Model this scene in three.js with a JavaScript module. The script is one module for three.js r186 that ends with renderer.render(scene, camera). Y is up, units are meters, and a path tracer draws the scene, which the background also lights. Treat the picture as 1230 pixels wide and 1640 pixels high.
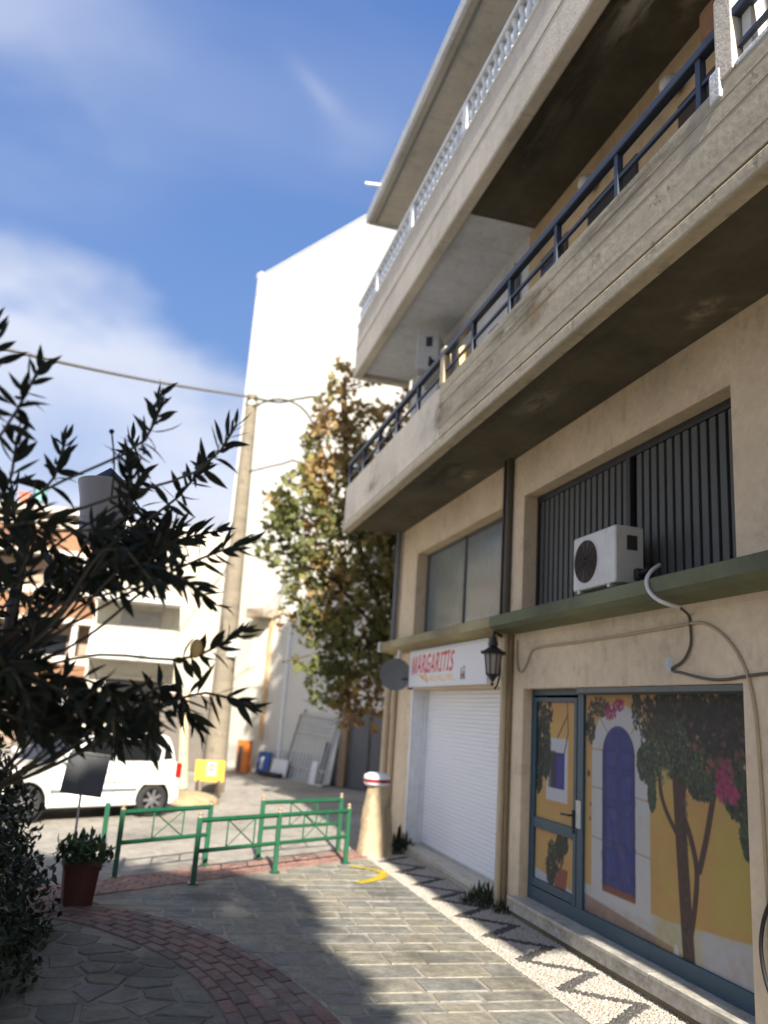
import * as THREE from 'three';
import { mergeGeometries } from 'three/addons/utils/BufferGeometryUtils.js';
import { RoundedBoxGeometry } from 'three/addons/geometries/RoundedBoxGeometry.js';

// ------------------------------------------------------------------ camera, sky, sun, exposure
const EXPOSURE = 3.05, SUN = 3.9;
const R = Math.PI / 180;
const scene = new THREE.Scene();
const camera = new THREE.PerspectiveCamera(64.09, 768 / 1024, 0.05, 2000);
camera.rotation.order = 'YXZ';
camera.position.set(0, 2.02, 0);
camera.rotation.set(13.85 * R, -14.57 * R, 3.98 * R);
camera.focus = 5.2; camera.userData.fStop = 0.95;
const sunEl = 32 * R, sunAz = 3.4 * R;      // behind the camera, a little to its left
const sunDir = new THREE.Vector3(-Math.sin(sunAz) * Math.cos(sunEl), Math.sin(sunEl), Math.cos(sunAz) * Math.cos(sunEl));

function mulberry(a) { return () => { a |= 0; a = a + 0x6D2B79F5 | 0; let t = Math.imul(a ^ a >>> 15, 1 | a); t = t + Math.imul(t ^ t >>> 7, 61 | t) ^ t; return ((t ^ t >>> 14) >>> 0) / 4294967296; }; }
const rnd = mulberry(20241);
const rr = (a, b) => a + (b - a) * rnd();
const sm = (a, b, x) => { const t = Math.min(1, Math.max(0, (x - a) / (b - a))); return t * t * (3 - 2 * t); };
const mix = (a, b, t) => a + (b - a) * t;
function hash3(x, y, z) { let h = Math.imul(x, 374761393) ^ Math.imul(y, 668265263) ^ Math.imul(z, 2147483647 - 55); h = Math.imul(h ^ h >>> 13, 1274126177); return ((h ^ h >>> 16) >>> 0) / 4294967296; }
function vn3(x, y, z) {
  const X = Math.floor(x), Y = Math.floor(y), Z = Math.floor(z); let u = x - X, v = y - Y, w = z - Z;
  u = u * u * (3 - 2 * u); v = v * v * (3 - 2 * v); w = w * w * (3 - 2 * w);
  const c = (i, j, k) => hash3(X + i, Y + j, Z + k);
  return mix(mix(mix(c(0, 0, 0), c(1, 0, 0), u), mix(c(0, 1, 0), c(1, 1, 0), u), v), mix(mix(c(0, 0, 1), c(1, 0, 1), u), mix(c(0, 1, 1), c(1, 1, 1), u), v), w);
}
const fbm3 = (x, y, z, o = 5) => { let s = 0, a = 0.5, n = 0; for (let i = 0; i < o; i++) { s += a * vn3(x, y, z); n += a; a *= 0.52; x = x * 2.03 + 11.3; y = y * 2.03 + 5.1; z = z * 2.03 + 7.7; } return s / n; };

function makeSky() {
  const W = 1536, H = 768, d = new Float32Array(W * H * 4);
  for (let j = 0; j < H; j++) {
    const el = ((j + 0.5) / H - 0.5) * Math.PI, y = Math.sin(el), c = Math.cos(el);
    for (let i = 0; i < W; i++) {
      const ph = ((i + 0.5) / W - 0.5) * 2 * Math.PI, x = Math.cos(ph) * c, z = Math.sin(ph) * c;
      const az = Math.atan2(x, -z) / R, eld = el / R;
      const t = sm(0, 60, Math.max(0, eld));
      const tb = Math.pow(t, 0.5); let r = mix(0.120, 0.031, tb), g = mix(0.190, 0.071, tb), b = mix(0.315, 0.190, tb);
      // brighter air round the sun and low down
      const cs = x * sunDir.x + y * sunDir.y + z * sunDir.z, gl = Math.pow(Math.max(0, cs), 5) * 0.30;
      r += gl; g += gl; b += gl * 1.02;
      // cloud cover: a low bank that thins upward, plus high thin wisps
      const e = Math.max(0.05, y + 0.12), px = x / e, pz = z / e;
      const f = fbm3(px * 1.1 + 3.1, pz * 1.1 + 8.2, 2.2, 6), f2 = fbm3(px * 2.6 + 1.7, pz * 2.6, 5.5, 5);
      const bank = sm(29, 21, eld + (f2 - 0.5) * 15 + sm(-6, 6, az) * sm(30, 7, az) * 6 - sm(-2, -18, az) * 1.0);
      const gap = Math.exp(-(((az + 7.5) / 5) ** 2) - (((eld - 15.5) / 3.5) ** 2)) * 0.5;
      let cl = Math.max(0, bank * mix(0.72, 1, sm(0.25, 0.6, f)) - gap * 0.9);
      cl *= mix(1, sm(0.2, 0.55, f), sm(12, 60, Math.abs(az)));
      // thin veil
      const veil = sm(0.45, 0.80, fbm3(px * 0.9 + 6, pz * 2.0 + 1, 9.1, 5)) * 0.15 + sm(1, -20, az) * sm(26, 36, eld) * sm(0.30, 0.65, f2) * 0.32;
      const da = (az - 7.0) * 0.766, de = eld - 40.4, ws = da * 0.79 - de * 0.61, wn2 = da * 0.61 + de * 0.79;
      const wisp = Math.exp(-((wn2 / (0.5 + 0.15 * ws * (ws > 0 ? 1 : 0))) ** 2) - ((ws / 2.1) ** 2)) * (0.35 + f2) * 0.20 + Math.exp(-((((az - 11) * 0.77) / 2.6) ** 2) - (((eld - 38) / 1.7) ** 2)) * 0.16 * (0.35 + f2);
      const k = Math.min(1, cl + (veil + wisp) * (1 - cl));
      const lum = 0.305 + gl * 0.8 + 0.09 * (f2 - 0.5);
      r = mix(r, lum * 0.93, k); g = mix(g, lum * 0.97, k); b = mix(b, lum * 1.10, k);
      if (el < 0) { const q = sm(0, -8, eld); r = mix(r, 0.10, q); g = mix(g, 0.095, q); b = mix(b, 0.085, q); }
      const o = (j * W + i) * 4; d[o] = r; d[o + 1] = g; d[o + 2] = b; d[o + 3] = 1;
    }
  }
  const t = new THREE.DataTexture(d, W, H, THREE.RGBAFormat, THREE.FloatType);
  t.mapping = THREE.EquirectangularReflectionMapping; t.magFilter = t.minFilter = THREE.LinearFilter; t.wrapS = THREE.RepeatWrapping; t.needsUpdate = true;
  return t;
}
const skyTex = makeSky();
scene.background = skyTex; scene.environment = skyTex;
const sun = new THREE.DirectionalLight(new THREE.Color().setRGB(1, 0.925, 0.82), SUN);
sun.position.copy(sunDir).multiplyScalar(80).add(new THREE.Vector3(1, 0, -12)); sun.target.position.set(1, 0, -12);
sun.castShadow = true; sun.shadow.mapSize.set(4096, 4096); sun.shadow.radius = 1.6;
Object.assign(sun.shadow.camera, { left: -30, right: 30, top: 40, bottom: -40, near: 1, far: 200 });
scene.add(sun, sun.target);
const renderer = new THREE.WebGLRenderer({ antialias: true });
renderer.setSize(768, 1024);
renderer.toneMapping = THREE.LinearToneMapping;
renderer.toneMappingExposure = EXPOSURE;
renderer.shadowMap.enabled = true;

// ------------------------------------------------------------------ textures and materials
const V3 = (x, y, z) => new THREE.Vector3(x, y, z);
function tileNoise(N, cells, oct, seed, sx = 1, sy = 1) {           // tileable value noise, 0..1
  const out = new Float32Array(N * N); let tot = 0, a = 1;
  for (let o = 0; o < oct; o++) {
    const cx = Math.max(1, Math.round(cells * sx * 2 ** o)), cy = Math.max(1, Math.round(cells * sy * 2 ** o));
    if (cx > N || cy > N) break;
    for (let j = 0; j < N; j++) { const fy = j / N * cy, Y = Math.floor(fy); let v = fy - Y; v = v * v * (3 - 2 * v);
      for (let i = 0; i < N; i++) { const fx = i / N * cx, X = Math.floor(fx); let u = fx - X; u = u * u * (3 - 2 * u);
        const c = (p, q) => hash3((X + p) % cx, (Y + q) % cy, seed * 31 + o);
        out[j * N + i] += a * mix(mix(c(0, 0), c(1, 0), u), mix(c(0, 1), c(1, 1), u), v); } }
    tot += a; a *= 0.55;
  }
  for (let i = 0; i < out.length; i++) out[i] /= tot;
  return out;
}
function tex(N, fn, size, srgb = true) {
  const d = new Uint8Array(N * N * 4);
  for (let k = 0; k < N * N; k++) { const c = fn(k, k % N, Math.floor(k / N)); for (let i = 0; i < 3; i++) d[k * 4 + i] = Math.max(0, Math.min(255, Math.round((Array.isArray(c) ? c[i] : c) * 255))); d[k * 4 + 3] = 255; }
  const t = new THREE.DataTexture(d, N, N); t.wrapS = t.wrapT = THREE.RepeatWrapping; t.magFilter = THREE.LinearFilter; t.minFilter = THREE.LinearFilter;
  if (srgb) t.colorSpace = THREE.SRGBColorSpace; t.repeat.set(1 / size, 1 / size); t.needsUpdate = true; return t;
}
const N = 512;
const nBig = tileNoise(N, 3, 7, 1), nFine = tileNoise(N, 48, 4, 2), nMid = tileNoise(N, 12, 5, 3), nRun = tileNoise(N, 6, 6, 4, 4, 0.5), nBoard = tileNoise(N, 4, 6, 5, 0.6, 8);
const cl01 = (x) => Math.max(0, Math.min(1, x));
const tPlaster = tex(N, (k) => { const a = 0.93 + (nBig[k] - 0.5) * 0.20 + (nFine[k] - 0.5) * 0.10 - sm(0.62, 0.84, nRun[k]) * 0.06 - sm(0.64, 0.74, nMid[k]) * 0.05; return [a, a * 0.99, a * 0.965]; }, 2.6);
const tWhite = tex(N, (k) => { const a = 0.975 + (nBig[k] - 0.5) * 0.05 + (nFine[k] - 0.5) * 0.03 - sm(0.72, 0.84, nMid[k]) * 0.12 - sm(0.66, 0.84, nRun[k]) * 0.05; return [a, a, a * 0.99]; }, 7.3);
const tConc = tex(N, (k) => { const a = 0.88 + (nBoard[k] - 0.5) * 0.17 + (nFine[k] - 0.5) * 0.12 - sm(0.56, 0.76, nBig[k]) * 0.22 - sm(0.66, 0.80, nMid[k]) * 0.12; return [a, a * 0.985, a * 0.95]; }, 2.2);
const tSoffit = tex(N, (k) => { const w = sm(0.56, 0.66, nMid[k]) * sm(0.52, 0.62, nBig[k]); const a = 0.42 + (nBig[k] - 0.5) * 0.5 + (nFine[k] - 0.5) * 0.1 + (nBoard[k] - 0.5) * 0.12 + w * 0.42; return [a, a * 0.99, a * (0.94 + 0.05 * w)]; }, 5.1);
const tStain = tex(N, (k) => { const a = 0.9 + (nBig[k] - 0.5) * 0.5 + (nFine[k] - 0.5) * 0.1 + sm(0.62, 0.74, nMid[k]) * sm(0.55, 0.7, nBig[k]) * 0.5; return [a, a, a * 0.98]; }, 3.3);
const tStone = tex(N, (k) => { const a = 0.86 + (nMid[k] - 0.5) * 0.34 + (nFine[k] - 0.5) * 0.24 + (nBig[k] - 0.5) * 0.22; return [a, a, a * 0.97]; }, 1.3);
const tAsph = tex(N, (k) => { const a = 0.86 + (nFine[k] - 0.5) * 0.26 + (nBig[k] - 0.5) * 0.34 - sm(0.62, 0.72, nMid[k]) * 0.07; return [a, a * 0.99, a * 0.97]; }, 4.1);
const tBark = tex(N, (k) => { const a = 0.8 + (nRun[k] - 0.5) * 0.6 + (nFine[k] - 0.5) * 0.2; return [a, a * 0.96, a * 0.9]; }, 0.7);
const tPaint = tex(N, (k) => { const a = 0.95 + (nMid[k] - 0.5) * 0.10 + (nFine[k] - 0.5) * 0.05 - sm(0.62, 0.8, nRun[k]) * 0.10; return [a, a, a * 0.99]; }, 1.4);
const bGrain = tex(N, (k) => nFine[k] * 0.7 + nMid[k] * 0.3, 0.9, false);
const bConc = tex(N, (k) => cl01(nBoard[k] * 0.6 + nFine[k] * 0.5 - sm(0.7, 0.8, nMid[k]) * 0.5), 2.2, false);
const bStone = tex(N, (k) => cl01(nMid[k] * 0.7 + nFine[k] * 0.3), 0.8, false);
function M(rgb, o = {}) {
  const { rough = 0.9, metal = 0, map = null, bump = null, bs = 0.003, phys = null, ...rest } = o;
  const p = { color: new THREE.Color().setRGB(...rgb), roughness: rough, metalness: metal, map, bumpMap: bump, bumpScale: bs, side: THREE.DoubleSide, ...rest };
  return phys ? new THREE.MeshPhysicalMaterial({ ...p, ...phys }) : new THREE.MeshStandardMaterial(p);
}
const C = {
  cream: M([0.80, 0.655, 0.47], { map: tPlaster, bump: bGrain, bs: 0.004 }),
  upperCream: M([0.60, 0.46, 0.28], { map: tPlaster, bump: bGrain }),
  creamPipe: M([0.60, 0.475, 0.31], { rough: 0.6, map: tPaint }),
  conc: M([0.56, 0.505, 0.395], { map: tConc, bump: bConc, bs: 0.0035 }),
  concPaint: M([0.72, 0.665, 0.575], { map: tPlaster, bump: bGrain, bs: 0.003 }),
  concDark: M([0.22, 0.19, 0.14], { map: tStain, bump: bConc, bs: 0.006 }),
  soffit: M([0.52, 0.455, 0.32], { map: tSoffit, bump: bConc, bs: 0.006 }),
  whiteWash: M([0.70, 0.73, 0.78], { map: tPlaster, bump: bGrain, bs: 0.005 }),
  whiteWall: M([0.64, 0.63, 0.59], { map: tWhite, bump: bGrain, bs: 0.004 }),
  whitePaint: M([0.80, 0.82, 0.84], { rough: 0.55, map: tPaint }),
  shutterWhite: M([0.80, 0.81, 0.82], { rough: 0.5 }),
  marble: M([0.62, 0.58, 0.52], { rough: 0.45, map: tStone }),
  moss: M([0.20, 0.16, 0.09], { map: tStain, bump: bGrain }),
  navy: M([0.040, 0.052, 0.085], { rough: 0.45, map: tPaint }),
  shopBlue: M([0.025, 0.068, 0.105], { rough: 0.5, map: tPaint }),
  slat: M([0.08, 0.083, 0.078], { rough: 0.6, map: tPaint }),
  black: M([0.018, 0.018, 0.018], { rough: 0.6 }),
  darkRoom: M([0.012, 0.011, 0.01], { rough: 1 }),
  olive: M([0.20, 0.215, 0.125], { map: tStain, bump: bGrain, bs: 0.004 }),
  mustard: M([0.42, 0.355, 0.20], { map: tStain, bump: bGrain, bs: 0.004 }),
  brownPipe: M([0.085, 0.070, 0.045], { rough: 0.6, map: tPaint }),
  frost: M([0.15, 0.185, 0.195], { rough: 0.2, map: tPaint }),
  acWhite: M([0.66, 0.66, 0.64], { rough: 0.5, map: tPaint }),
  acSide: M([0.50, 0.49, 0.46], { rough: 0.5, map: tPaint }),
  fan: M([0.055, 0.030, 0.022], { rough: 0.7 }),
  grey: M([0.17, 0.18, 0.19], { rough: 0.6, map: tPaint }),
  green: M([0.008, 0.092, 0.042], { rough: 0.42, map: tPaint }),
  mortar: M([0.40, 0.36, 0.295], { map: tAsph, bump: bGrain, bs: 0.006 }),
  mortarDark: M([0.24, 0.22, 0.18], { map: tAsph, bump: bGrain, bs: 0.006 }),
  asphalt: M([0.42, 0.39, 0.34], { map: tAsph, bump: bGrain, bs: 0.006 }),
  earth: M([0.16, 0.14, 0.11], { map: tAsph }),
  yellow: M([0.62, 0.46, 0.02], { rough: 0.8, map: tStone }),
  rock: M([0.54, 0.42, 0.27], { map: tStain, bump: bStone, bs: 0.02 }),
  terracotta: M([0.33, 0.175, 0.10], { map: tPlaster }),
  bark: M([0.13, 0.10, 0.07], { map: tBark, bump: bStone, bs: 0.01 }),
  potRed: M([0.085, 0.022, 0.017], { rough: 0.7, map: tPaint }),
  board: M([0.10, 0.103, 0.108], { rough: 0.95, map: tPaint }),
  pole: M([0.28, 0.245, 0.19], { map: tConc, bump: bConc, bs: 0.006 }),
  carPaint: M([0.80, 0.785, 0.73], { rough: 0.3, phys: { clearcoat: 1, clearcoatRoughness: 0.06 } }),
  glassDark: M([0.010, 0.012, 0.013], { rough: 0.12, phys: { specularIntensity: 0.5 } }),
  tyre: M([0.02, 0.02, 0.02], { rough: 0.85 }), rim: M([0.42, 0.42, 0.43], { rough: 0.3, metal: 0.8 }),
  tail: M([0.35, 0.012, 0.012], { rough: 0.2, phys: { clearcoat: 1 } }),
  orange: M([0.72, 0.20, 0.02], { rough: 0.5, map: tPaint }), signYellow: M([0.66, 0.40, 0.03], { rough: 0.6, map: tPaint }),
  blueSign: M([0.03, 0.11, 0.36], { rough: 0.5, map: tPaint }), galv: M([0.50, 0.50, 0.48], { rough: 0.5, metal: 0.2, map: tPaint }),
  sand: M([0.52, 0.38, 0.22], { map: tAsph, bump: bStone, bs: 0.02 }),
};

// ------------------------------------------------------------------ geometry helpers
const flat = (g) => (g.index ? g.toNonIndexed() : g);
function clean(g) { g = flat(g); for (const k of Object.keys(g.attributes)) if (!['position', 'normal', 'uv'].includes(k)) g.deleteAttribute(k); return g; }
function boxUV(g) {                                                    // uv in metres by the main direction of each face
  const p = g.attributes.position, n = g.attributes.normal, uv = new Float32Array(p.count * 2);
  for (let i = 0; i < p.count; i += 3) {
    let ax = 0, ay = 0, az = 0; for (let k = 0; k < 3; k++) { ax += Math.abs(n.getX(i + k)); ay += Math.abs(n.getY(i + k)); az += Math.abs(n.getZ(i + k)); }
    for (let k = 0; k < 3; k++) { const X = p.getX(i + k), Y = p.getY(i + k), Z = p.getZ(i + k), q = (i + k) * 2;
      if (ax >= ay && ax >= az) { uv[q] = Z; uv[q + 1] = Y; } else if (ay >= az) { uv[q] = Z; uv[q + 1] = X; } else { uv[q] = X; uv[q + 1] = Y; } }
  }
  g.setAttribute('uv', new THREE.BufferAttribute(uv, 2)); return g;
}
function bb(x0, x1, y0, y1, z0, z1, r = 0) {
  const sx = Math.abs(x1 - x0), sy = Math.abs(y1 - y0), sz = Math.abs(z1 - z0);
  const g = r ? new RoundedBoxGeometry(sx, sy, sz, 1, Math.min(r, sx / 2.01, sy / 2.01, sz / 2.01)) : new THREE.BoxGeometry(sx, sy, sz);
  return g.translate((x0 + x1) / 2, (y0 + y1) / 2, (z0 + z1) / 2);
}
function tube(pts, r, seg = 0, rs = 7, tension = 0.5) { const c = new THREE.CatmullRomCurve3(pts.map((p) => p.isVector3 ? p : V3(...p)), false, 'catmullrom', tension); return new THREE.TubeGeometry(c, seg || pts.length * 5, r, rs, false); }
function bar(a, b, w, d = w) {                                         // a square bar between two points
  const A = V3(...a), B = V3(...b), L = A.distanceTo(B), g = new THREE.BoxGeometry(w, L, d);
  const q = new THREE.Quaternion().setFromUnitVectors(V3(0, 1, 0), B.clone().sub(A).normalize());
  return g.applyQuaternion(q).translate((A.x + B.x) / 2, (A.y + B.y) / 2, (A.z + B.z) / 2);
}
function rod(a, b, r0, r1 = r0, seg = 10) {
  const A = V3(...a), B = V3(...b), L = A.distanceTo(B), g = new THREE.CylinderGeometry(r1, r0, L, seg);
  const q = new THREE.Quaternion().setFromUnitVectors(V3(0, 1, 0), B.clone().sub(A).normalize());
  return g.applyQuaternion(q).translate((A.x + B.x) / 2, (A.y + B.y) / 2, (A.z + B.z) / 2);
}
function polyPrism(pts, y0, y1, bev = 0.006) {                         // pts [x, z]: a slab with eased top edges
  const s = new THREE.Shape(); pts.forEach(([x, z], i) => (i ? s.lineTo(x, -z) : s.moveTo(x, -z))); s.closePath();
  const g = new THREE.ExtrudeGeometry(s, { depth: y1 - y0 - bev, bevelEnabled: bev > 0, bevelSize: bev, bevelThickness: bev, bevelOffset: -bev, bevelSegments: 1 });
  return g.rotateX(-Math.PI / 2).translate(0, y0, 0);
}
const counts = {};
function numbered(name) { const n = counts[name] = (counts[name] ?? -1) + 1; return n ? `${name}_${String(n).padStart(3, '0')}` : name; }
function tag(o, label, category, group) { o.userData.label = label; o.userData.category = category; if (group) o.userData.group = group; return o; }
function mesh(name, geos, m, parent, keepUV = false) {
  let list = (Array.isArray(geos) ? geos : [geos]).map(clean);
  const g = list.length > 1 ? mergeGeometries(list) : list[0]; if (!keepUV) boxUV(g);
  const o = new THREE.Mesh(g, m); o.name = name; o.castShadow = o.receiveShadow = true; if (parent) parent.add(o); return o;
}
function thing(name, label, category, pos = [0, 0, 0], turn = 0, group) {
  const g = new THREE.Group(); g.name = numbered(name); g.position.set(...pos); g.rotation.y = turn; scene.add(g); return tag(g, label, category, group);
}
function one(name, geos, m, label, category, group) { return tag(mesh(numbered(name), geos, m, scene), label, category, group); }
function struct(name, geos, m) { const o = mesh(name, geos, m, scene); o.userData.kind = 'structure'; return o; }
function stuffInst(name, geo, m, mats, parent, cols) {
  const o = new THREE.InstancedMesh(geo, m, mats.length); o.name = name; o.userData.kind = 'stuff'; o.castShadow = o.receiveShadow = true;
  mats.forEach((x, i) => o.setMatrixAt(i, x)); if (cols) cols.forEach((c, i) => o.setColorAt(i, c)); o.instanceMatrix.needsUpdate = true; if (parent) parent.add(o); return o;
}
const mtx = (p, q, s) => new THREE.Matrix4().compose(p, q, s.isVector3 ? s : V3(s, s, s));
function canvasTex(w, h, draw, soft = 0) { const c = document.createElement('canvas'); c.width = w; c.height = h; const x = c.getContext('2d'); draw(x, w, h); if (soft) { const d = document.createElement('canvas'); d.width = w; d.height = h; d.getContext('2d').drawImage(c, 0, 0); x.filter = `blur(${soft}px)`; x.drawImage(d, 0, 0); x.filter = 'none'; } const t = new THREE.CanvasTexture(c); t.colorSpace = THREE.SRGBColorSpace; t.anisotropy = 8; return t; }

// ------------------------------------------------------------------ ground
{
  const g = new THREE.PlaneGeometry(800, 800, 40, 40).rotateX(-Math.PI / 2).translate(0, -0.06, -100); struct('ground', g, C.earth);
}
// the line of the pink kerb band: front and back
const KF = [[-3.2, -7.5], [3.42, -12.32]], KB = [[-3.2, -8.45], [3.55, -13.05]];
struct('road', polyPrism([[-30, 6], [KB[0][0], KB[0][1] + 0.1], [KB[1][0], KB[1][1] + 0.1], [16, -13.0], [16, -60], [-40, -60], [-40, 6]], -0.055, -0.018, 0), C.asphalt);
const plaza = new THREE.Group(); plaza.name = 'plaza_pavement'; plaza.userData.kind = 'structure'; scene.add(plaza);
mesh('mortar_bed', polyPrism([[-3.2, 3], [4.25, 3], [4.25, -12.6], KF[1], KF[0]], -0.05, -0.004, 0), C.mortar, plaza);
const outer = new THREE.CatmullRomCurve3([[1.42, -2.2], [1.56, -4.4], [1.50, -5.9], [1.38, -6.54], [1.19, -7.23], [0.91, -7.9], [0.54, -8.48], [0.12, -8.91], [-0.4, -9.25], [-1.2, -9.55]].map(([x, z]) => V3(x, 0, z)));
const inner = new THREE.CatmullRomCurve3([[0.72, -2.4], [0.80, -4.5], [0.74, -6.0], [0.66, -6.57], [0.49, -7.17], [0.22, -7.71], [-0.09, -8.15], [-0.4, -8.5], [-0.8, -8.72], [-1.5, -8.95]].map(([x, z]) => V3(x, 0, z)));
const curveX = (cv) => { const pts = cv.getSpacedPoints(120); return (z) => { let b = pts[0]; for (const p of pts) if (Math.abs(p.z - z) < Math.abs(b.z - z)) b = p; return z < pts[120].z ? pts[120].x : b.x; }; };
const outX = curveX(outer), inX = curveX(inner);
const kfZ = (x) => KF[0][1] + (x - KF[0][0]) / (KF[1][0] - KF[0][0]) * (KF[1][1] - KF[0][1]);
const toneSet = (base, list) => list.map((k) => { const m = M([base[0] * k[0], base[1] * k[1], base[2] * k[2]], { rough: 0.78, map: tStone, bump: bStone, bs: 0.006 }); return m; });
{
  // rectangular slate slabs in uneven courses
  const tones = toneSet([0.28, 0.266, 0.232], [[1, 1, 1], [0.9, 0.91, 0.94], [1.08, 1.06, 1.0], [0.95, 0.97, 1.0], [1.12, 1.08, 1.0], [0.84, 0.87, 0.91], [1.03, 1.0, 0.94]]);
  const RX = 3.27; let stones = [];
  let z = -3.6;
  while (z > -12.4) {
    const h = rr(0.2, 0.36), z1 = z - h; let x = -3 + rr(0, 0.3), zm = (z + z1) / 2;
    while (x < RX - 0.08) {
      let w = rr(0.26, 0.66); if (x + w > RX - 0.16) w = RX - x;
      const j = 0.010 + rnd() * 0.012; let xa0 = x + j, xa1 = x + j, xb = x + w - j;
      const l0 = outX(z) + 0.03, l1 = outX(z1) + 0.03; x += w;
      xa0 = Math.max(xa0, l0); xa1 = Math.max(xa1, l1);
      if (xb - Math.max(xa0, xa1) < 0.06) continue;
      let zb0 = z - j, zb1 = z1 + j;
      const lim = Math.max(kfZ(xa1), kfZ(xb)) + 0.03; if (zb1 < lim) { if (zb0 - lim < 0.06) continue; zb1 = lim; }
      const s = () => rr(-0.006, 0.006);
      stones.push([[xa0 + s(), zb0 + s()], [xb + s(), zb0 + s()], [xb + s(), zb1 + s()], [xa1 + s(), zb1 + s()]]);
    }
    z = z1;
  }
  const near = (q) => Math.hypot(q[0][0], q[0][1]); stones.sort((a, b) => near(a) - near(b));
  const vis = stones.filter((q) => q[0][1] < -4.6), off = stones.filter((q) => q[0][1] >= -4.6);
  vis.slice(0, 300).forEach((q) => mesh('paving_stone', polyPrism(q, -0.03, 0.002 + rnd() * 0.006, 0.008), tones[Math.floor(rnd() * 7)], plaza));
  const rest = [...vis.slice(300), ...off];
  if (rest.length) { const o = mesh('paving_stones', rest.map((q) => polyPrism(q, -0.03, 0.004, 0.008)), tones[0], plaza); o.userData.kind = 'stuff'; }
}
{
  // curved band of red bricks
  const band = new THREE.Group(); band.name = 'brick_band_path'; band.userData.kind = 'structure'; scene.add(band);
  const tones = toneSet([0.205, 0.125, 0.108], [[1, 1, 1], [0.85, 0.9, 0.95], [1.15, 1.1, 1.1], [0.75, 0.85, 0.9], [1.05, 1.2, 1.2]]);
  const rows = 6, n = 30, P = (t, s) => { const a = inner.getPointAt(cl01(t)), b = outer.getPointAt(cl01(t)); return [mix(a.x, b.x, s), mix(a.z, b.z, s)]; };
  const bed = []; for (let i = 0; i <= 60; i++) bed.push(P(i / 60, 1)); for (let i = 60; i >= 0; i--) bed.push(P(i / 60, 0));
  mesh('mortar_bed', polyPrism(bed, -0.03, 0.0, 0), M([0.20, 0.15, 0.13], { map: tAsph }), band);
  for (let r = 0; r < rows; r++) for (let i = 0; i < n; i++) {
    const o = (r % 2) * 0.5, t0 = (i + o + 0.04) / (n + 0.5), t1 = (i + o + 0.95) / (n + 0.5), s0 = (r + 0.06) / rows, s1 = (r + 0.94) / rows;
    mesh('brick', polyPrism([P(t0, s0), P(t1, s0), P(t1, s1), P(t0, s1)], -0.02, 0.008 + rnd() * 0.006, 0.006), tones[Math.floor(rnd() * 5)], band);
  }
  // crazy paving inside the band
  const cz = new THREE.Group(); cz.name = 'crazy_paving'; cz.userData.kind = 'structure'; scene.add(cz);
  const ct = toneSet([0.15, 0.148, 0.128], [[1, 1, 1], [0.86, 0.87, 0.89], [1.12, 1.1, 1.05], [0.76, 0.77, 0.77], [1.05, 1.0, 0.9]]);
  const cb = [[-3.2, -2.4]]; for (let i = 0; i <= 40; i++) { const p = inner.getPointAt(i / 40); cb.push([p.x, p.z]); } cb.push([-3.2, -8.95]);
  mesh('mortar_bed', polyPrism(cb, -0.03, -0.0015, 0), C.mortarDark, cz);
  const seeds = []; for (let gz = 0; gz < 19; gz++) for (let gx = 0; gx < 13; gx++) { const x = -2.6 + gx * 0.285 + (gz % 2) * 0.12 + rr(-0.12, 0.12), zz = -3.4 - gz * 0.285 + rr(-0.12, 0.12); seeds.push([x, zz]); }
  for (const [sx, sz] of seeds) {
    if (sx > inX(sz) - 0.06 || sx < -2.2 || sz < -8.6) continue;
    let poly = [[sx - 0.4, sz - 0.4], [sx + 0.4, sz - 0.4], [sx + 0.4, sz + 0.4], [sx - 0.4, sz + 0.4]];
    const cut = (mx, mz, nx, nz) => { const out = []; for (let i = 0; i < poly.length; i++) { const a = poly[i], b = poly[(i + 1) % poly.length], da = (a[0] - mx) * nx + (a[1] - mz) * nz, db = (b[0] - mx) * nx + (b[1] - mz) * nz; if (da <= 0) out.push(a); if (da * db < 0) { const t = da / (da - db); out.push([mix(a[0], b[0], t), mix(a[1], b[1], t)]); } } poly = out; };
    for (const [ox, oz] of seeds) { const dx = ox - sx, dz = oz - sz, L = Math.hypot(dx, dz); if (L < 1e-6 || L > 1.1) continue; const k = 0.5 - (0.016 + rnd() * 0.012) / L; cut(sx + dx * k, sz + dz * k, dx, dz); }
    let best = 9, bi = 0; for (let i = 0; i <= 80; i++) { const p = inner.getPointAt(i / 80), d = Math.hypot(p.x - sx, p.z - sz); if (d < best) { best = d; bi = i / 80; } }
    const p = inner.getPointAt(bi), tn = inner.getTangentAt(bi); let nx = -tn.z, nz = tn.x; if ((p.x - sx) * nx + (p.z - sz) * nz < 0) { nx = -nx; nz = -nz; } cut(p.x - nx * 0.03, p.z - nz * 0.03, nx, nz);
    if (poly.length < 3) continue;
    let ar = 0; for (let i = 0; i < poly.length; i++) { const a = poly[i], b = poly[(i + 1) % poly.length]; ar += a[0] * b[1] - b[0] * a[1]; } if (Math.abs(ar) < 0.018) continue;
    mesh('flagstone', polyPrism(poly, -0.02, 0.004 + rnd() * 0.01, 0.007), ct[Math.floor(rnd() * 5)], cz);
  }
}
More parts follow.
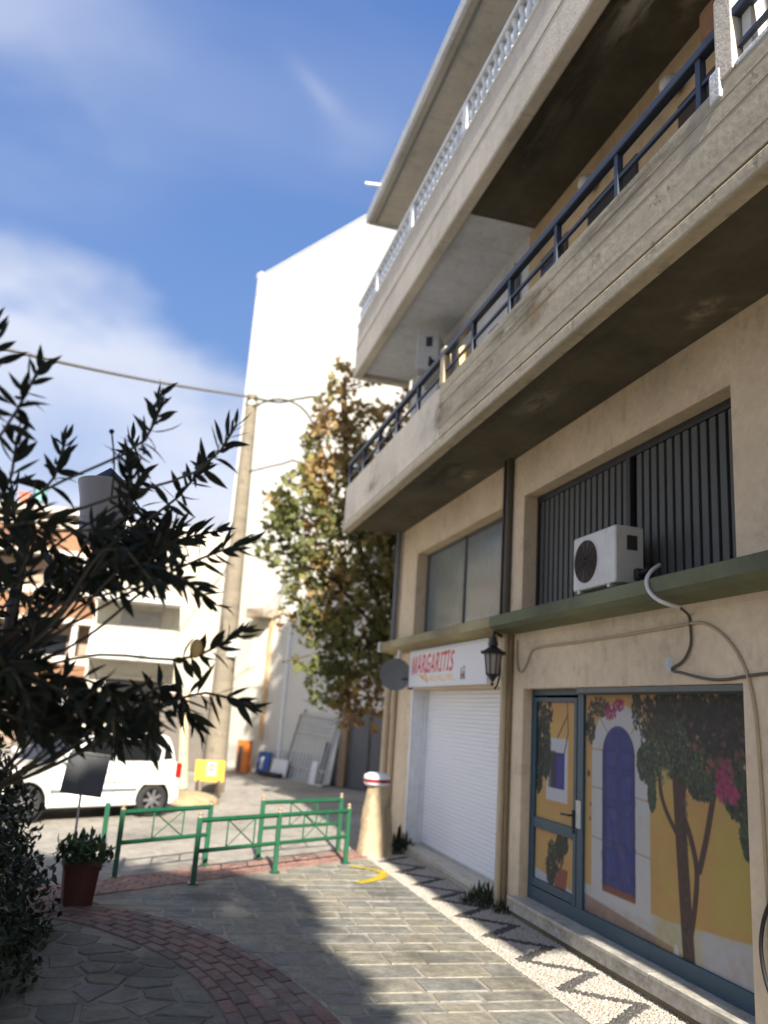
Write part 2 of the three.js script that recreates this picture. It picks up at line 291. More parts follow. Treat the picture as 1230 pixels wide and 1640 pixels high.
{
  // pink paver band along the fence
  const kb = new THREE.Group(); kb.name = 'kerb_pavement'; kb.userData.kind = 'structure'; scene.add(kb);
  mesh('kerb_bed', polyPrism([KF[0], KF[1], KB[1], KB[0]], -0.05, 0.0, 0), M([0.36, 0.24, 0.19], { map: tAsph }), kb);
  const tones = toneSet([0.40, 0.225, 0.185], [[1, 1, 1], [0.9, 0.95, 1], [1.08, 1.05, 1.05], [0.84, 0.85, 0.88]]);
  const dx = KF[1][0] - KF[0][0], dz = KF[1][1] - KF[0][1], L = Math.hypot(dx, dz), n = Math.floor(L / 0.215), rows = 6, q = [];
  const P = (t, s) => [mix(mix(KF[0][0], KF[1][0], t), mix(KB[0][0], KB[1][0], t), s), mix(mix(KF[0][1], KF[1][1], t), mix(KB[0][1], KB[1][1], t), s)];
  for (let r = 0; r < rows; r++) for (let i = 0; i < n; i++) { const o = (r % 2) * 0.5; q.push(polyPrism([P((i + o + 0.03) / (n + 0.5), (r + 0.05) / rows), P((i + o + 0.97) / (n + 0.5), (r + 0.05) / rows), P((i + o + 0.97) / (n + 0.5), (r + 0.95) / rows), P((i + o + 0.03) / (n + 0.5), (r + 0.95) / rows)], -0.02, 0.008 + rnd() * 0.004, 0.005)); }
  q.slice(-300).forEach((g) => mesh('paver', g, tones[Math.floor(rnd() * 4)], kb));
}
{
  // strip of white pebbles with a black zigzag
  const pb = new THREE.Group(); pb.name = 'pebble_mosaic_pavement'; pb.userData.kind = 'structure'; scene.add(pb);
  mesh('mortar_bed', polyPrism([[3.27, -3.4], [4.06, -3.4], [4.06, -12.6], [3.27, -12.4]], -0.03, 0.0, 0), M([0.36, 0.325, 0.27], { map: tAsph, bump: bGrain, bs: 0.006 }), pb);
  const zz = []; for (let i = 0; i < 26; i++) zz.push([i % 2 ? 3.42 : 3.90, -12.3 + i * 0.385]);
  const dist = (x, z) => { let b = 9; for (let i = 0; i < zz.length - 1; i++) { const [ax, az] = zz[i], [bx, bz] = zz[i + 1], t = cl01(((x - ax) * (bx - ax) + (z - az) * (bz - az)) / ((bx - ax) ** 2 + (bz - az) ** 2)); b = Math.min(b, Math.hypot(x - mix(ax, bx, t), z - mix(az, bz, t))); } return b; };
  const wm = [], wc = [], bm = [], bc = [], q = new THREE.Quaternion(), ax = V3(0, 1, 0);
  for (let x = 3.285; x < 4.05; x += 0.027) for (let z = -3.5; z > -12.45; z -= 0.031) {
    const X = x + rr(-0.007, 0.007), Z = z + rr(-0.008, 0.008); q.setFromAxisAngle(ax, rnd() * 3.14);
    const m4 = mtx(V3(X, rr(-0.002, 0.003), Z), q.clone(), V3(rr(0.013, 0.019), rr(0.007, 0.011), rr(0.011, 0.015))), k = rr(0.75, 1.05);
    if (dist(X, Z) < 0.052) { bm.push(m4); bc.push(new THREE.Color().setRGB(0.07 * k, 0.067 * k, 0.062 * k)); } else { wm.push(m4); wc.push(new THREE.Color().setRGB(0.41 * k, 0.37 * k, 0.31 * k)); }
  }
  const pg = new THREE.IcosahedronGeometry(1, 1), pm = M([1, 1, 1], { rough: 0.7 });
  stuffInst('white_pebbles', pg, pm, wm, pb, wc); stuffInst('black_pebbles', pg, pm, bm, pb, bc);
  // yellow hook painted on the slabs
  const pts = [[2.86, -11.46], [3.06, -11.33], [3.2, -11.1], [3.13, -10.84], [2.93, -10.58], [2.7, -10.4]], cv = new THREE.CatmullRomCurve3(pts.map(([x, z]) => V3(x, 0, z))), L = [], Rr = [];
  for (let i = 0; i <= 30; i++) { const p = cv.getPointAt(i / 30), t = cv.getTangentAt(i / 30), w = (i < 8 ? 0.045 : 0.06) + rr(-0.012, 0.012); L.push([p.x - t.z * w, p.z + t.x * w]); Rr.unshift([p.x + t.z * w, p.z - t.x * w]); }
  const pm2 = polyPrism([...L, ...Rr], 0.0125, 0.0145, 0); mesh('yellow_paint_mark', pm2, C.yellow, plaza);
}

// ------------------------------------------------------------------ the corner building on the right
const B = thing('corner_building', 'cream plastered building with shop front, concrete balconies and blue railing', 'building');
const WX = 4.1;
{
  // street wall with four openings, 0.3 m thick
  const s = new THREE.Shape(); s.moveTo(-14.3, -0.1); s.lineTo(1.5, -0.1); s.lineTo(1.5, 5.3); s.lineTo(-14.3, 5.3); s.closePath();
  const hole = (z0, z1, y0, y1) => { const h = new THREE.Path(); h.moveTo(z0, y0); h.lineTo(z0, y1); h.lineTo(z1, y1); h.lineTo(z1, y0); h.closePath(); s.holes.push(h); };
  hole(-8.84, -5.13, 0.10, 2.41); hole(-13.03, -9.42, 0.03, 2.44); hole(-8.95, -5.15, 3.27, 4.74); hole(-13.26, -9.55, 3.27, 4.74);
  const g = new THREE.ExtrudeGeometry(s, { depth: 0.3, bevelEnabled: true, bevelSize: 0.008, bevelThickness: 0.008, bevelOffset: -0.008, bevelSegments: 1 });
  g.rotateY(-Math.PI / 2).translate(WX + 0.3, 0, 0);
  mesh('wall', g, C.cream, B);
  mesh('end_wall', bb(4.4, 13, -0.1, 11.8, -14.3, -14.0), C.cream, B);
  mesh('inner_wall', [bb(4.62, 4.7, 0, 5.3, -14, 1.5), bb(4.4, 4.62, 2.9, 3.1, -14, 1.5)], C.darkRoom, B);
  mesh('rear_wall', [bb(4.4, 13, -0.1, 11.8, 1.2, 1.5), bb(12.7, 13, -0.1, 11.8, -14, 1.2)], C.cream, B);
  // first-floor walls: white flat at the far end, cream flat nearer
  mesh('white_upper_wall', bb(WX, 4.4, 5.3, 8.4, -14.3, -9.02), C.whiteWash, B);
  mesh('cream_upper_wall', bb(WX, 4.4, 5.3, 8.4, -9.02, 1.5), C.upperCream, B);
  mesh('second_floor_wall', bb(WX, 4.4, 8.4, 11.7, -14.3, 1.5), C.whiteWall, B);
  for (const [z0, z1, w] of [[-7.42, -6.42, C.black], [-5.72, -5.02, C.fan], [-8.62, -7.92, C.fan]]) mesh('balcony_door', bb(WX - 0.02, WX + 0.02, 5.46, 7.78, z0, z1), w, B);
  mesh('awning_blind', bb(WX - 0.32, WX - 0.01, 7.72, 8.06, -5.0, -2.2, 0.04), C.terracotta, B);
  // roof mass
  mesh('roof', bb(3.4, 13, 11.95, 12.1, -14.3, 1.5), C.conc, B);
}
const bz0 = -14.45, bz1 = 0.95, BX = 3.0;
{
  // first balcony: slab, lip, board-marked parapet, railing
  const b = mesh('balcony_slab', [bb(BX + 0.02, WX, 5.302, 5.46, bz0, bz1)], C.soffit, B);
  mesh('drip_lip', [bb(BX - 0.015, BX + 0.13, 5.21, 5.335, bz0 - 0.01, bz1, 0.018)], C.conc, b);
  let y = 5.372; [0.145, 0.13, 0.155, 0.14, 0.132].forEach((h, i) => { mesh('formwork_band', bb(BX + [0.005, 0.0025, 0.005, 0.002, 0.0][i], BX + 0.12, y, y + h - 0.0015, -9.16, bz1, 0.0025), C.conc, b); y += h; });
  mesh('parapet', [bb(BX + 0.03, BX + 0.11, 5.33, 6.06, -9.16, bz1)], C.concDark, b);
  mesh('painted_parapet', [bb(BX + 0.004, BX + 0.12, 5.365, 6.075, bz0, -9.17, 0.012), bb(BX + 0.03, BX + 0.12, 5.33, 5.365, bz0, -9.17), bb(BX + 0.12, WX, 5.47, 6.06, bz0, bz0 + 0.1)], C.concPaint, b);
  const rl = new THREE.Group(); rl.name = 'railing'; B.add(rl);
  mesh('top_rail', bb(BX - 0.005, BX + 0.075, 6.47, 6.54, bz0 + 0.02, bz1, 0.012), C.navy, rl);
  mesh('mid_rail', bb(BX + 0.02, BX + 0.05, 6.235, 6.265, bz0 + 0.02, bz1), C.navy, rl);
  for (let i = 0; i < 15; i++) mesh('post', bb(BX + 0.012, BX + 0.062, 6.07, 6.47, -14.35 + i * 1.035 - 0.025, -14.35 + i * 1.035 + 0.025), C.navy, rl);
  mesh('end_rail', bb(BX + 0.08, WX, 6.47, 6.54, bz0 + 0.02, bz0 + 0.08), C.navy, rl);
  mesh('partition_stub', bb(BX - 0.0, BX + 0.10, 6.08, 6.60, -9.23, -9.07, 0.02), M([0.62, 0.52, 0.36], { map: tPlaster }), b);
  mesh('partition_stub', bb(BX - 0.012, BX + 0.115, 6.075, 6.74, -3.80, -3.62, 0.02), C.concPaint, b);
  mesh('whitewash_patch', [bb(BX - 0.018, BX + 0.09, 5.96, 6.2, -3.86, -3.74, 0.02), bb(BX - 0.004, BX + 0.125, 6.076, 6.125, -3.62, -1.5, 0.015)], C.whiteWash, b);
  mesh('partition_wall', bb(BX + 0.05, WX, 5.47, 7.3, -3.60, -3.52), C.whiteWall, b);
  mesh('wall_pipe', rod([WX - 0.05, 5.5, -9.3], [WX - 0.05, 8.1, -9.3], 0.04), C.grey, b);
}
{
  // second balcony with small white balustrade
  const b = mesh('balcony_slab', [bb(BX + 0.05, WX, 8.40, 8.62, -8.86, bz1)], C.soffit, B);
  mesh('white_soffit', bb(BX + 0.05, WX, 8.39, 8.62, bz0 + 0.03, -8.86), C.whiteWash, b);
  mesh('drip_lip', [bb(BX - 0.02, BX + 0.15, 8.31, 8.455, bz0 - 0.15, bz1, 0.03)], C.concPaint, b);
  let y = 8.47; [0.09, 0.36, 0.05, 0.44].forEach((h, i) => { mesh('fascia_band', bb(BX + [0.0, 0.008, 0.0, 0.008][i], BX + 0.14, y, y + h - 0.006, bz0 - 0.15, bz1, 0.006), C.concPaint, b); y += h; });
  mesh('end_fascia', bb(BX + 0.14, WX, 8.31, 9.4, bz0 - 0.15, bz0), C.concPaint, b);
  const bl = new THREE.Group(); bl.name = 'balustrade'; B.add(bl);
  mesh('hand_rail', bb(BX - 0.03, BX + 0.15, 9.86, 9.93, bz0 - 0.17, bz1, 0.02), C.whitePaint, bl);
  mesh('foot_rail', bb(BX - 0.02, BX + 0.14, 9.402, 9.44, bz0 - 0.16, bz1, 0.02), C.whitePaint, bl);
  const pf = [[0.03, 0], [0.055, 0.012], [0.055, 0.05], [0.028, 0.08], [0.054, 0.15], [0.058, 0.2], [0.034, 0.29], [0.026, 0.34], [0.05, 0.37], [0.05, 0.42], [0.02, 0.425]].map(([r, h]) => new THREE.Vector2(r, h));
  const lathe = clean(new THREE.LatheGeometry(pf, 9));
  const posts = [-13.2, -11.05, -8.7, -6.35, -4.0, -1.65];
  for (const z of posts) mesh('pier', bb(BX - 0.025, BX + 0.14, 9.44, 9.86, z - 0.09, z + 0.09, 0.015), C.whitePaint, bl);
  for (let z = bz0; z < -2.5; z += 0.185) { if (posts.some((p) => Math.abs(p - z) < 0.16)) continue; mesh('baluster', lathe.clone().translate(BX + 0.045, 9.438, z), C.whitePaint, bl); }
}
{
  // top slab with white edge and a spout
  const b = mesh('top_slab', bb(BX + 0.05, WX, 11.76, 11.94, bz0 - 0.1, bz1), M([0.50, 0.47, 0.42], { map: tPlaster, bump: bGrain }), B);
  mesh('edge_trim', [bb(BX - 0.02, BX + 0.05, 11.72, 11.97, bz0 - 0.13, bz1, 0.015), bb(BX + 0.05, WX, 11.72, 11.97, bz0 - 0.13, bz0 - 0.1)], C.whiteWash, b);
  mesh('edge_groove', bb(BX + 0.16, BX + 0.2, 11.735, 11.76, bz0 - 0.05, bz1), C.grey, b);
  mesh('spout', rod([BX + 0.02, 11.9, -13.5], [BX - 0.32, 11.86, -13.5], 0.035), C.whitePaint, b);
}
{
  // ledge between the floors: green near, mustard at the far end
  const prof = (z0, z1) => { const s = new THREE.Shape(); s.moveTo(3.8, 3.235); s.lineTo(3.8, 3.125); s.lineTo(3.86, 3.085); s.lineTo(4.098, 3.05); s.lineTo(4.098, 3.265); s.lineTo(3.815, 3.25); s.closePath(); return new THREE.ExtrudeGeometry(s, { depth: z1 - z0, bevelEnabled: false }).translate(0, 0, z0); };
  const l = mesh('ledge', prof(-9.22, 1.4), C.olive, B);
  mesh('far_ledge', prof(-14.28, -9.222), C.mustard, l); mesh('end_cap', bb(3.79, 4.1, 3.09, 3.27, -14.36, -14.282, 0.02), C.whitePaint, l);
  mesh('upper_sill', [bb(4.098, 4.32, 3.2, 3.272, -8.95, -5.15), bb(4.098, 4.32, 3.2, 3.272, -13.26, -9.55)], C.cream, B);
  mesh('plaster_band', [bb(4.088, 4.1, 2.97, 3.0, -14.3, 1.4)], C.cream, B);
}
{
  // slatted window
  const w = new THREE.Group(); w.name = 'slatted_window'; B.add(w);
  mesh('backing', bb(4.36, 4.38, 3.27, 4.74, -8.95, -5.15), C.black, w);
  mesh('frame', [bb(4.27, 4.33, 4.66, 4.74, -8.95, -5.15), bb(4.27, 4.33, 3.272, 3.33, -8.95, -5.15), bb(4.27, 4.33, 3.33, 4.66, -6.95, -6.88), bb(4.27, 4.33, 3.33, 4.66, -8.95, -8.90), bb(4.27, 4.33, 3.33, 4.66, -5.19, -5.15)], C.black, w);
  const n = 30, st = 3.7 / n;
  for (let i = 0; i < n; i++) { const z = -8.90 + st * (i + 0.5); if (Math.abs(z + 6.915) < 0.06) continue; const g = bb(4.285, 4.318, 3.33, 4.66, z - st * 0.34, z + st * 0.34, 0.006); mesh('slat', g.rotateY(0), C.slat, w); }
  // frosted two-pane window
  const f = new THREE.Group(); f.name = 'frosted_window'; B.add(f);
  mesh('pane', bb(4.30, 4.312, 3.27, 4.74, -13.2, -11.46), C.frost, f); mesh('pane', bb(4.302, 4.314, 3.27, 4.74, -11.40, -9.57), C.frost, f);
  mesh('frame', [bb(4.285, 4.33, 3.272, 4.74, -13.26, -13.17), bb(4.285, 4.33, 3.272, 4.74, -11.475, -11.405), bb(4.285, 4.33, 4.69, 4.74, -13.17, -9.55), bb(4.285, 4.33, 3.272, 3.31, -13.17, -9.55)], C.slat, f);
}
{
  // roller shutter in white reveals
  const s = new THREE.Group(); s.name = 'roller_shutter'; B.add(s);
  const n = 40, y0 = 0.13, st = (2.44 - y0) / n;
  const prof = new THREE.Shape(); prof.moveTo(0, 0); prof.lineTo(0.006, 0.002); prof.quadraticCurveTo(-0.010, st / 2, 0.006, st - 0.003); prof.lineTo(0.02, st); prof.lineTo(0.02, 0); prof.closePath();
  const g = new THREE.ExtrudeGeometry(prof, { depth: 3.50, bevelEnabled: false, curveSegments: 4 });
  for (let i = 0; i < n; i++) mesh('shutter_slat', g.clone().translate(4.33, y0 + i * st, -12.95), C.shutterWhite, s);
  mesh('guide_rail', bb(4.29, 4.36, 0.10, 2.44, -13.02, -12.955), C.whitePaint, s);
  mesh('bottom_rail', bb(4.318, 4.355, 0.09, 0.13, -12.95, -9.43), C.galv, s);
  mesh('reveal', [bb(4.095, 4.29, 0.10, 2.436, -13.028, -13.02), bb(4.09, 4.0985, 0.1, 2.55, -13.12, -13.02)], C.whitePaint, s);
  mesh('doorstep', [bb(4.05, 4.4, -0.02, 0.09, -13.1, -9.36, 0.012)], C.concPaint, s);
  mesh('step_foot', bb(3.98, 4.05, -0.02, 0.03, -13.1, -9.36, 0.01), C.conc, s);
}
// printed film of the shop front (drawn flat on its panes, as in the street)
function wallInk(x, w, h) {
  const g = x.createLinearGradient(0, 0, w, h); g.addColorStop(0, '#d6a268'); g.addColorStop(0.5, '#d2ab66'); g.addColorStop(1, '#cba463'); x.fillStyle = g; x.fillRect(0, 0, w, h);
  const r = mulberry(77); for (let i = 0; i < 90; i++) { const cx = r() * w, cy = r() * h, rad = (0.05 + r() * 0.18) * h, q = x.createRadialGradient(cx, cy, 0, cx, cy, rad), k = r(); const col = k < 0.4 ? '206,184,84' : k < 0.75 ? '214,142,84' : '190,150,90'; q.addColorStop(0, `rgba(${col},0.22)`); q.addColorStop(1, `rgba(${col},0)`); x.fillStyle = q; x.fillRect(cx - rad, cy - rad, rad * 2, rad * 2); }
}
function dabs(x, n, area, cols, seed, s0, s1, al) { const r = mulberry(seed); for (let i = 0; i < n; i++) { x.globalAlpha = al * (0.4 + r()); x.fillStyle = cols[Math.floor(r() * cols.length)]; x.beginPath(); x.ellipse(area[0] + r() * area[2], area[1] + r() * area[3], s0 + r() * s1, (s0 + r() * s1) * (0.5 + r()), r() * 3, 0, 6.283); x.fill(); } x.globalAlpha = 1; }
function leavesInk(x, blobs, n, cols, seed, size = 9) { const r = mulberry(seed); for (let i = 0; i < n; i++) { const b = blobs[Math.floor(r() * blobs.length)], a = r() * 6.283, d = Math.sqrt(r()); const px = b[0] + Math.cos(a) * d * b[2], py = b[1] + Math.sin(a) * d * b[3]; x.save(); x.translate(px, py); x.rotate(r() * 6.283); x.globalAlpha = 0.55 + 0.45 * r(); x.fillStyle = cols[Math.floor(r() * cols.length)]; x.beginPath(); x.ellipse(0, 0, size * (0.5 + r()), size * (0.3 + r() * 0.4), 0, 0, 6.283); x.fill(); x.restore(); } x.globalAlpha = 1; }
const darkLeaf = ['#2b3026', '#353a30', '#23271f', '#3a4335', '#45523f', '#2e2c28'], pinkInk = ['#a82f62', '#b84272', '#8f2857', '#9c4a62'];
const mural = canvasTex(1392, 1200, (x, w, h) => {
  const Z = (z) => (z + 7.60) * 600, Y = (y) => (2.35 - y) * 600 + 12;
  wallInk(x, w, h);
  x.fillStyle = '#c9c9c6'; x.beginPath(); x.moveTo(0, Y(0.62)); x.lineTo(Z(-6.3), Y(0.60)); x.lineTo(w, Y(0.68)); x.lineTo(w, h); x.lineTo(0, h); x.fill();
  { const g = x.createLinearGradient(0, Y(0.52), 0, h); g.addColorStop(0, '#a98d78'); g.addColorStop(1, '#7d6a5c'); x.fillStyle = g; x.beginPath(); x.moveTo(0, Y(0.53)); x.lineTo(Z(-6.2), Y(0.42)); x.lineTo(Z(-6.0), h); x.lineTo(0, h); x.fill(); }
  // white arch surround
  const arch = (zl, zr, yt, yb) => { const r = (Z(zr) - Z(zl)) / 2, cx = (Z(zl) + Z(zr)) / 2; x.beginPath(); x.moveTo(Z(zl), Y(yb)); x.lineTo(Z(zl), Y(yt) + r); x.arc(cx, Y(yt) + r, r, Math.PI, 0); x.lineTo(Z(zr), Y(yb)); x.closePath(); };
  x.fillStyle = '#d2d2cf'; arch(-7.47, -6.53, 2.28, 0.52); x.fill();
  x.strokeStyle = '#a8825c'; x.lineWidth = 5; for (const y of [1.05, 1.5, 1.85]) { x.beginPath(); x.moveTo(Z(-7.47), Y(y) - 4); x.lineTo(Z(-7.27), Y(y)); x.moveTo(Z(-6.77), Y(y) + 10); x.lineTo(Z(-6.53), Y(y) + 18); x.stroke(); }
  x.lineWidth = 6; for (const a of [-2.35, -0.8]) { const cx = Z(-7.0), cy = Y(1.82); x.beginPath(); x.moveTo(cx + Math.cos(a) * 165, cy + Math.sin(a) * 165); x.lineTo(cx + Math.cos(a) * 290, cy + Math.sin(a) * 290); x.stroke(); }
  // blue door
  x.fillStyle = '#333d80'; arch(-7.28, -6.75, 2.08, 0.66); x.fill();
  x.strokeStyle = '#2b3470'; x.lineWidth = 7; for (const [y0, y1] of [[0.75, 1.0], [1.06, 1.36], [1.42, 1.66], [1.7, 1.86]]) for (const [a, b] of [[-7.22, -7.04], [-6.98, -6.81]]) { x.strokeRect(Z(a), Y(y1), Z(b) - Z(a), Y(y0) - Y(y1)); x.fillStyle = '#3a468c'; x.fillRect(Z(a) + 10, Y(y1) + 10, Z(b) - Z(a) - 20, Y(y0) - Y(y1) - 20); }
  x.fillStyle = '#8a5238'; x.fillRect(Z(-7.28), Y(0.68), Z(-6.75) - Z(-7.28), 36);
  x.fillStyle = '#6b4a4a'; x.beginPath(); x.arc(Z(-7.53), Y(1.62), 18, 0, 6.3); x.fill(); x.fillStyle = '#54483c'; x.beginPath(); x.arc(Z(-7.5), Y(1.21), 10, 0, 6.3); x.fill(); x.beginPath(); x.arc(Z(-7.49), Y(1.34), 9, 0, 6.3); x.fill();
  dabs(x, 900, [Z(-7.28), Y(1.8), 318, 680], ['#2a336f', '#3f4c98', '#38448c', '#2f3878'], 41, 3, 16, 0.22);
  { const g = x.createLinearGradient(Z(-7.28), 0, Z(-6.75), 0); g.addColorStop(0, 'rgba(20,22,60,0.45)'); g.addColorStop(0.15, 'rgba(20,22,60,0)'); g.addColorStop(0.9, 'rgba(20,22,60,0)'); g.addColorStop(1, 'rgba(20,22,60,0.3)'); x.fillStyle = g; arch(-7.28, -6.75, 2.08, 0.66); x.fill(); }
  dabs(x, 700, [0, 0, w, h], ['#b88a4a', '#e0b878', '#c98a58', '#cfc060'], 42, 6, 40, 0.05); dabs(x, 260, [Z(-6.45), Y(1.5), 330, 700], ['#c7b850', '#cfbf58', '#d0a050'], 43, 16, 60, 0.07); dabs(x, 200, [Z(-5.75), Y(1.4), 300, 420], ['#c4b650', '#cbb856'], 44, 16, 60, 0.08);
  dabs(x, 500, [0, Y(0.55), w, 200], ['#b7aaa0', '#d8d8d8', '#a08a80'], 45, 4, 26, 0.08);
  // tree
  x.strokeStyle = '#4f3b32'; x.lineCap = 'round'; const br = (pts, lw) => { x.lineWidth = lw; x.beginPath(); x.moveTo(Z(pts[0][0]), Y(pts[0][1])); for (let i = 1; i < pts.length - 1; i++) { const mx = (pts[i][0] + pts[i + 1][0]) / 2, my = (pts[i][1] + pts[i + 1][1]) / 2; x.quadraticCurveTo(Z(pts[i][0]), Y(pts[i][1]), Z(mx), Y(my)); } const e = pts[pts.length - 1]; x.lineTo(Z(e[0]), Y(e[1])); x.stroke(); };
  br([[-6.04, 0.3], [-6.08, 0.8], [-6.12, 1.3], [-6.16, 2.0]], 86); br([[-6.05, 0.45], [-5.9, 0.95], [-5.98, 1.25], [-6.1, 1.45]], 34); br([[-5.9, 1.05], [-5.82, 1.25], [-5.72, 1.6]], 36); br([[-6.14, 1.25], [-6.36, 1.45], [-6.4, 1.75], [-6.3, 1.95]], 28); br([[-6.12, 1.5], [-6.0, 1.9], [-5.7, 2.1]], 44);
  br([[-6.04, 0.3], [-5.9, 0.25], [-5.8, 0.2]], 60);
  dabs(x, 420, [Z(-6.11), Y(1.6), 44, 800], ['#3a2b25', '#6a5044', '#5a4439', '#2f2622'], 46, 3, 12, 0.35);
  x.fillStyle = '#d8d4d0'; x.beginPath(); x.ellipse(Z(-6.2), Y(0.4), 20, 34, 0, 0, 6.3); x.fill();
  const bl = [[Z(-6.0), Y(2.2), 380, 130], [Z(-5.6), Y(1.95), 230, 190], [Z(-6.35), Y(2.05), 190, 160], [Z(-5.45), Y(2.15), 150, 170], [Z(-6.05), Y(1.85), 190, 110], [Z(-5.42), Y(1.65), 120, 110], [Z(-5.36), Y(1.4), 46, 110], [Z(-6.55), Y(1.78), 100, 100], [Z(-5.85), Y(1.68), 120, 70], [Z(-6.5), Y(1.55), 26, 90]];
  x.fillStyle = 'rgba(46,46,38,0.75)'; for (const b of bl) { x.beginPath(); x.ellipse(b[0], b[1], b[2] * 0.66, b[3] * 0.62, 0, 0, 6.3); x.fill(); }
  leavesInk(x, bl, 3800, darkLeaf, 5, 14); leavesInk(x, [[Z(-6.05), Y(1.9), 240, 130], [Z(-6.45), Y(1.8), 130, 120]], 260, ['#5f7a5a', '#6c8a69', '#4d6649'], 8, 9); leavesInk(x, bl, 900, ['#44583c', '#4c6342', '#3b4d34', '#54603f'], 47, 10);
  leavesInk(x, [[Z(-5.75), Y(2.0), 120, 130], [Z(-5.5), Y(2.1), 90, 120]], 60, ['#7a4a44', '#8a5a48', '#6d4540'], 9, 22);
  leavesInk(x, [[Z(-5.57), Y(1.8), 46, 110], [Z(-5.62), Y(1.7), 50, 70], [Z(-5.5), Y(1.64), 36, 40]], 240, pinkInk, 10, 12); leavesInk(x, [[Z(-5.62), Y(2.25), 46, 30], [Z(-5.95), Y(2.1), 26, 24]], 60, pinkInk, 12, 10);
  leavesInk(x, [[Z(-7.35), Y(2.25), 120, 55], [Z(-7.5), Y(2.05), 50, 90], [Z(-6.72), Y(2.25), 40, 110]], 420, darkLeaf, 13, 12); leavesInk(x, [[Z(-7.15), Y(2.2), 60, 42], [Z(-7.0), Y(2.27), 60, 30]], 130, pinkInk, 14, 12);
  leavesInk(x, [[Z(-6.0), Y(2.28), 430, 60], [Z(-5.6), Y(2.1), 260, 120]], 700, ['#2a2a26', '#33332d', '#262622'], 61, 18); x.fillStyle = 'rgba(125,112,95,0.10)'; x.fillRect(0, 0, w, h);
}, 3.5);
const doorTop = canvasTex(560, 760, (x, w, h) => {
  wallInk(x, w, h); x.fillStyle = '#cfcfce'; x.fillRect(150, 240, 300, 390); x.fillStyle = '#34346a'; x.fillRect(215, 330, 190, 220); x.fillStyle = '#40408a'; x.fillRect(300, 345, 100, 200);
  x.fillStyle = 'rgba(60,55,52,0.6)'; x.fillRect(180, 320, 100, 230);
  leavesInk(x, [[80, 90, 150, 130], [90, 260, 110, 150], [40, 420, 60, 180], [150, 380, 60, 120]], 900, darkLeaf, 21, 18);
  x.strokeStyle = '#6b4a42'; x.lineWidth = 12; x.beginPath(); x.moveTo(430, 0); x.lineTo(450, 200); x.lineTo(400, 330); x.moveTo(440, 90); x.lineTo(300, 240); x.stroke();
}, 3);
const doorLow = canvasTex(560, 372, (x, w, h) => {
  wallInk(x, w, h); x.fillStyle = '#c4c4c6'; x.beginPath(); x.moveTo(0, 290); x.lineTo(w, 350); x.lineTo(w, h); x.lineTo(0, h); x.fill();
  x.fillStyle = '#9a5a46'; x.beginPath(); x.moveTo(270, 230); x.lineTo(470, 230); x.lineTo(440, h); x.lineTo(300, h); x.fill();
  leavesInk(x, [[300, 150, 110, 110], [360, 90, 60, 80], [240, 260, 70, 110], [430, 60, 30, 60]], 1100, ['#33362b', '#3b4033', '#2c2e26', '#454c3c'], 31, 13);
}, 3);
{
  const s = new THREE.Group(); s.name = 'shop_front'; B.add(s);
  const fx = 4.2, F = (y0, y1, z0, z1, d = 0) => bb(fx - d, fx + 0.07, y0, y1, z0, z1, 0.006);
  mesh('door_frame', [F(0.24, 2.41, -8.83, -8.77), F(2.345, 2.41, -8.77, -5.14), F(0.205, 0.34, -8.83, -5.14, 0.002), F(0.34, 2.345, -7.75, -7.63, 0.003), F(0.34, 2.345, -5.22, -5.14)], C.shopBlue, s);
  mesh('door_leaf', [F(0.34, 2.32, -8.765, -8.70, 0.008), F(0.34, 2.32, -7.82, -7.757, 0.008), F(2.27, 2.32, -8.70, -7.82, 0.008), F(0.35, 0.43, -8.70, -7.82, 0.008), F(0.94, 1.05, -8.70, -7.82, 0.008)], C.shopBlue, s);
  mesh('head_box', bb(4.1, 4.2, 2.355, 2.408, -7.6, -5.10, 0.008), M([0.10, 0.115, 0.11], { rough: 0.5, map: tPaint }), s);
  const pane = (name, t, z0, z1, y0, y1, off) => { const g = new THREE.BoxGeometry(z1 - z0, y1 - y0, 0.01); g.rotateY(-Math.PI / 2); g.translate(fx + off, (y0 + y1) / 2, (z0 + z1) / 2); return mesh(name, g, new THREE.MeshStandardMaterial({ map: t, roughness: 0.7, color: new THREE.Color(0.70, 0.70, 0.72) }), s, true); };
  pane('printed_panel', mural, -7.64, -5.21, 0.33, 2.35, 0.03); pane('door_pane', doorTop, -8.71, -7.81, 1.04, 2.29, 0.025); pane('door_pane', doorLow, -8.71, -7.81, 0.42, 0.95, 0.025);
  const hd = mesh('door_handle', [bb(4.175, 4.2, 1.04, 1.22, -7.815, -7.78, 0.006), rod([4.19, 1.17, -7.8], [4.13, 1.17, -7.8], 0.01), rod([4.135, 1.17, -7.79], [4.135, 1.165, -7.96], 0.011), bb(4.178, 4.2, 1.0, 1.03, -7.812, -7.785)], C.black, s);
  mesh('lock_plate', bb(4.19, 4.2, 1.06, 1.32, -7.755, -7.66), C.galv, s);
  const si = new THREE.Group(); si.name = 'door_sill'; B.add(si);
  for (const [a, b] of [[-8.9, -7.42], [-7.415, -6.2], [-6.195, -4.95]]) mesh('marble_slab', bb(3.99, 4.27, 0.17, 0.205, a, b, 0.006), C.marble, si);
  for (const [a, b] of [[-8.9, -6.9], [-6.895, -4.95]]) mesh('marble_riser', bb(4.02, 4.2, 0.055, 0.168, a, b, 0.004), C.marble, si);
  mesh('mossy_foot', bb(4.035, 4.2, -0.02, 0.055, -8.95, -4.6), C.moss, B);
  mesh('wall_foot', bb(4.06, 4.1, -0.02, 0.10, -4.93, 1.4), C.moss, B);
}
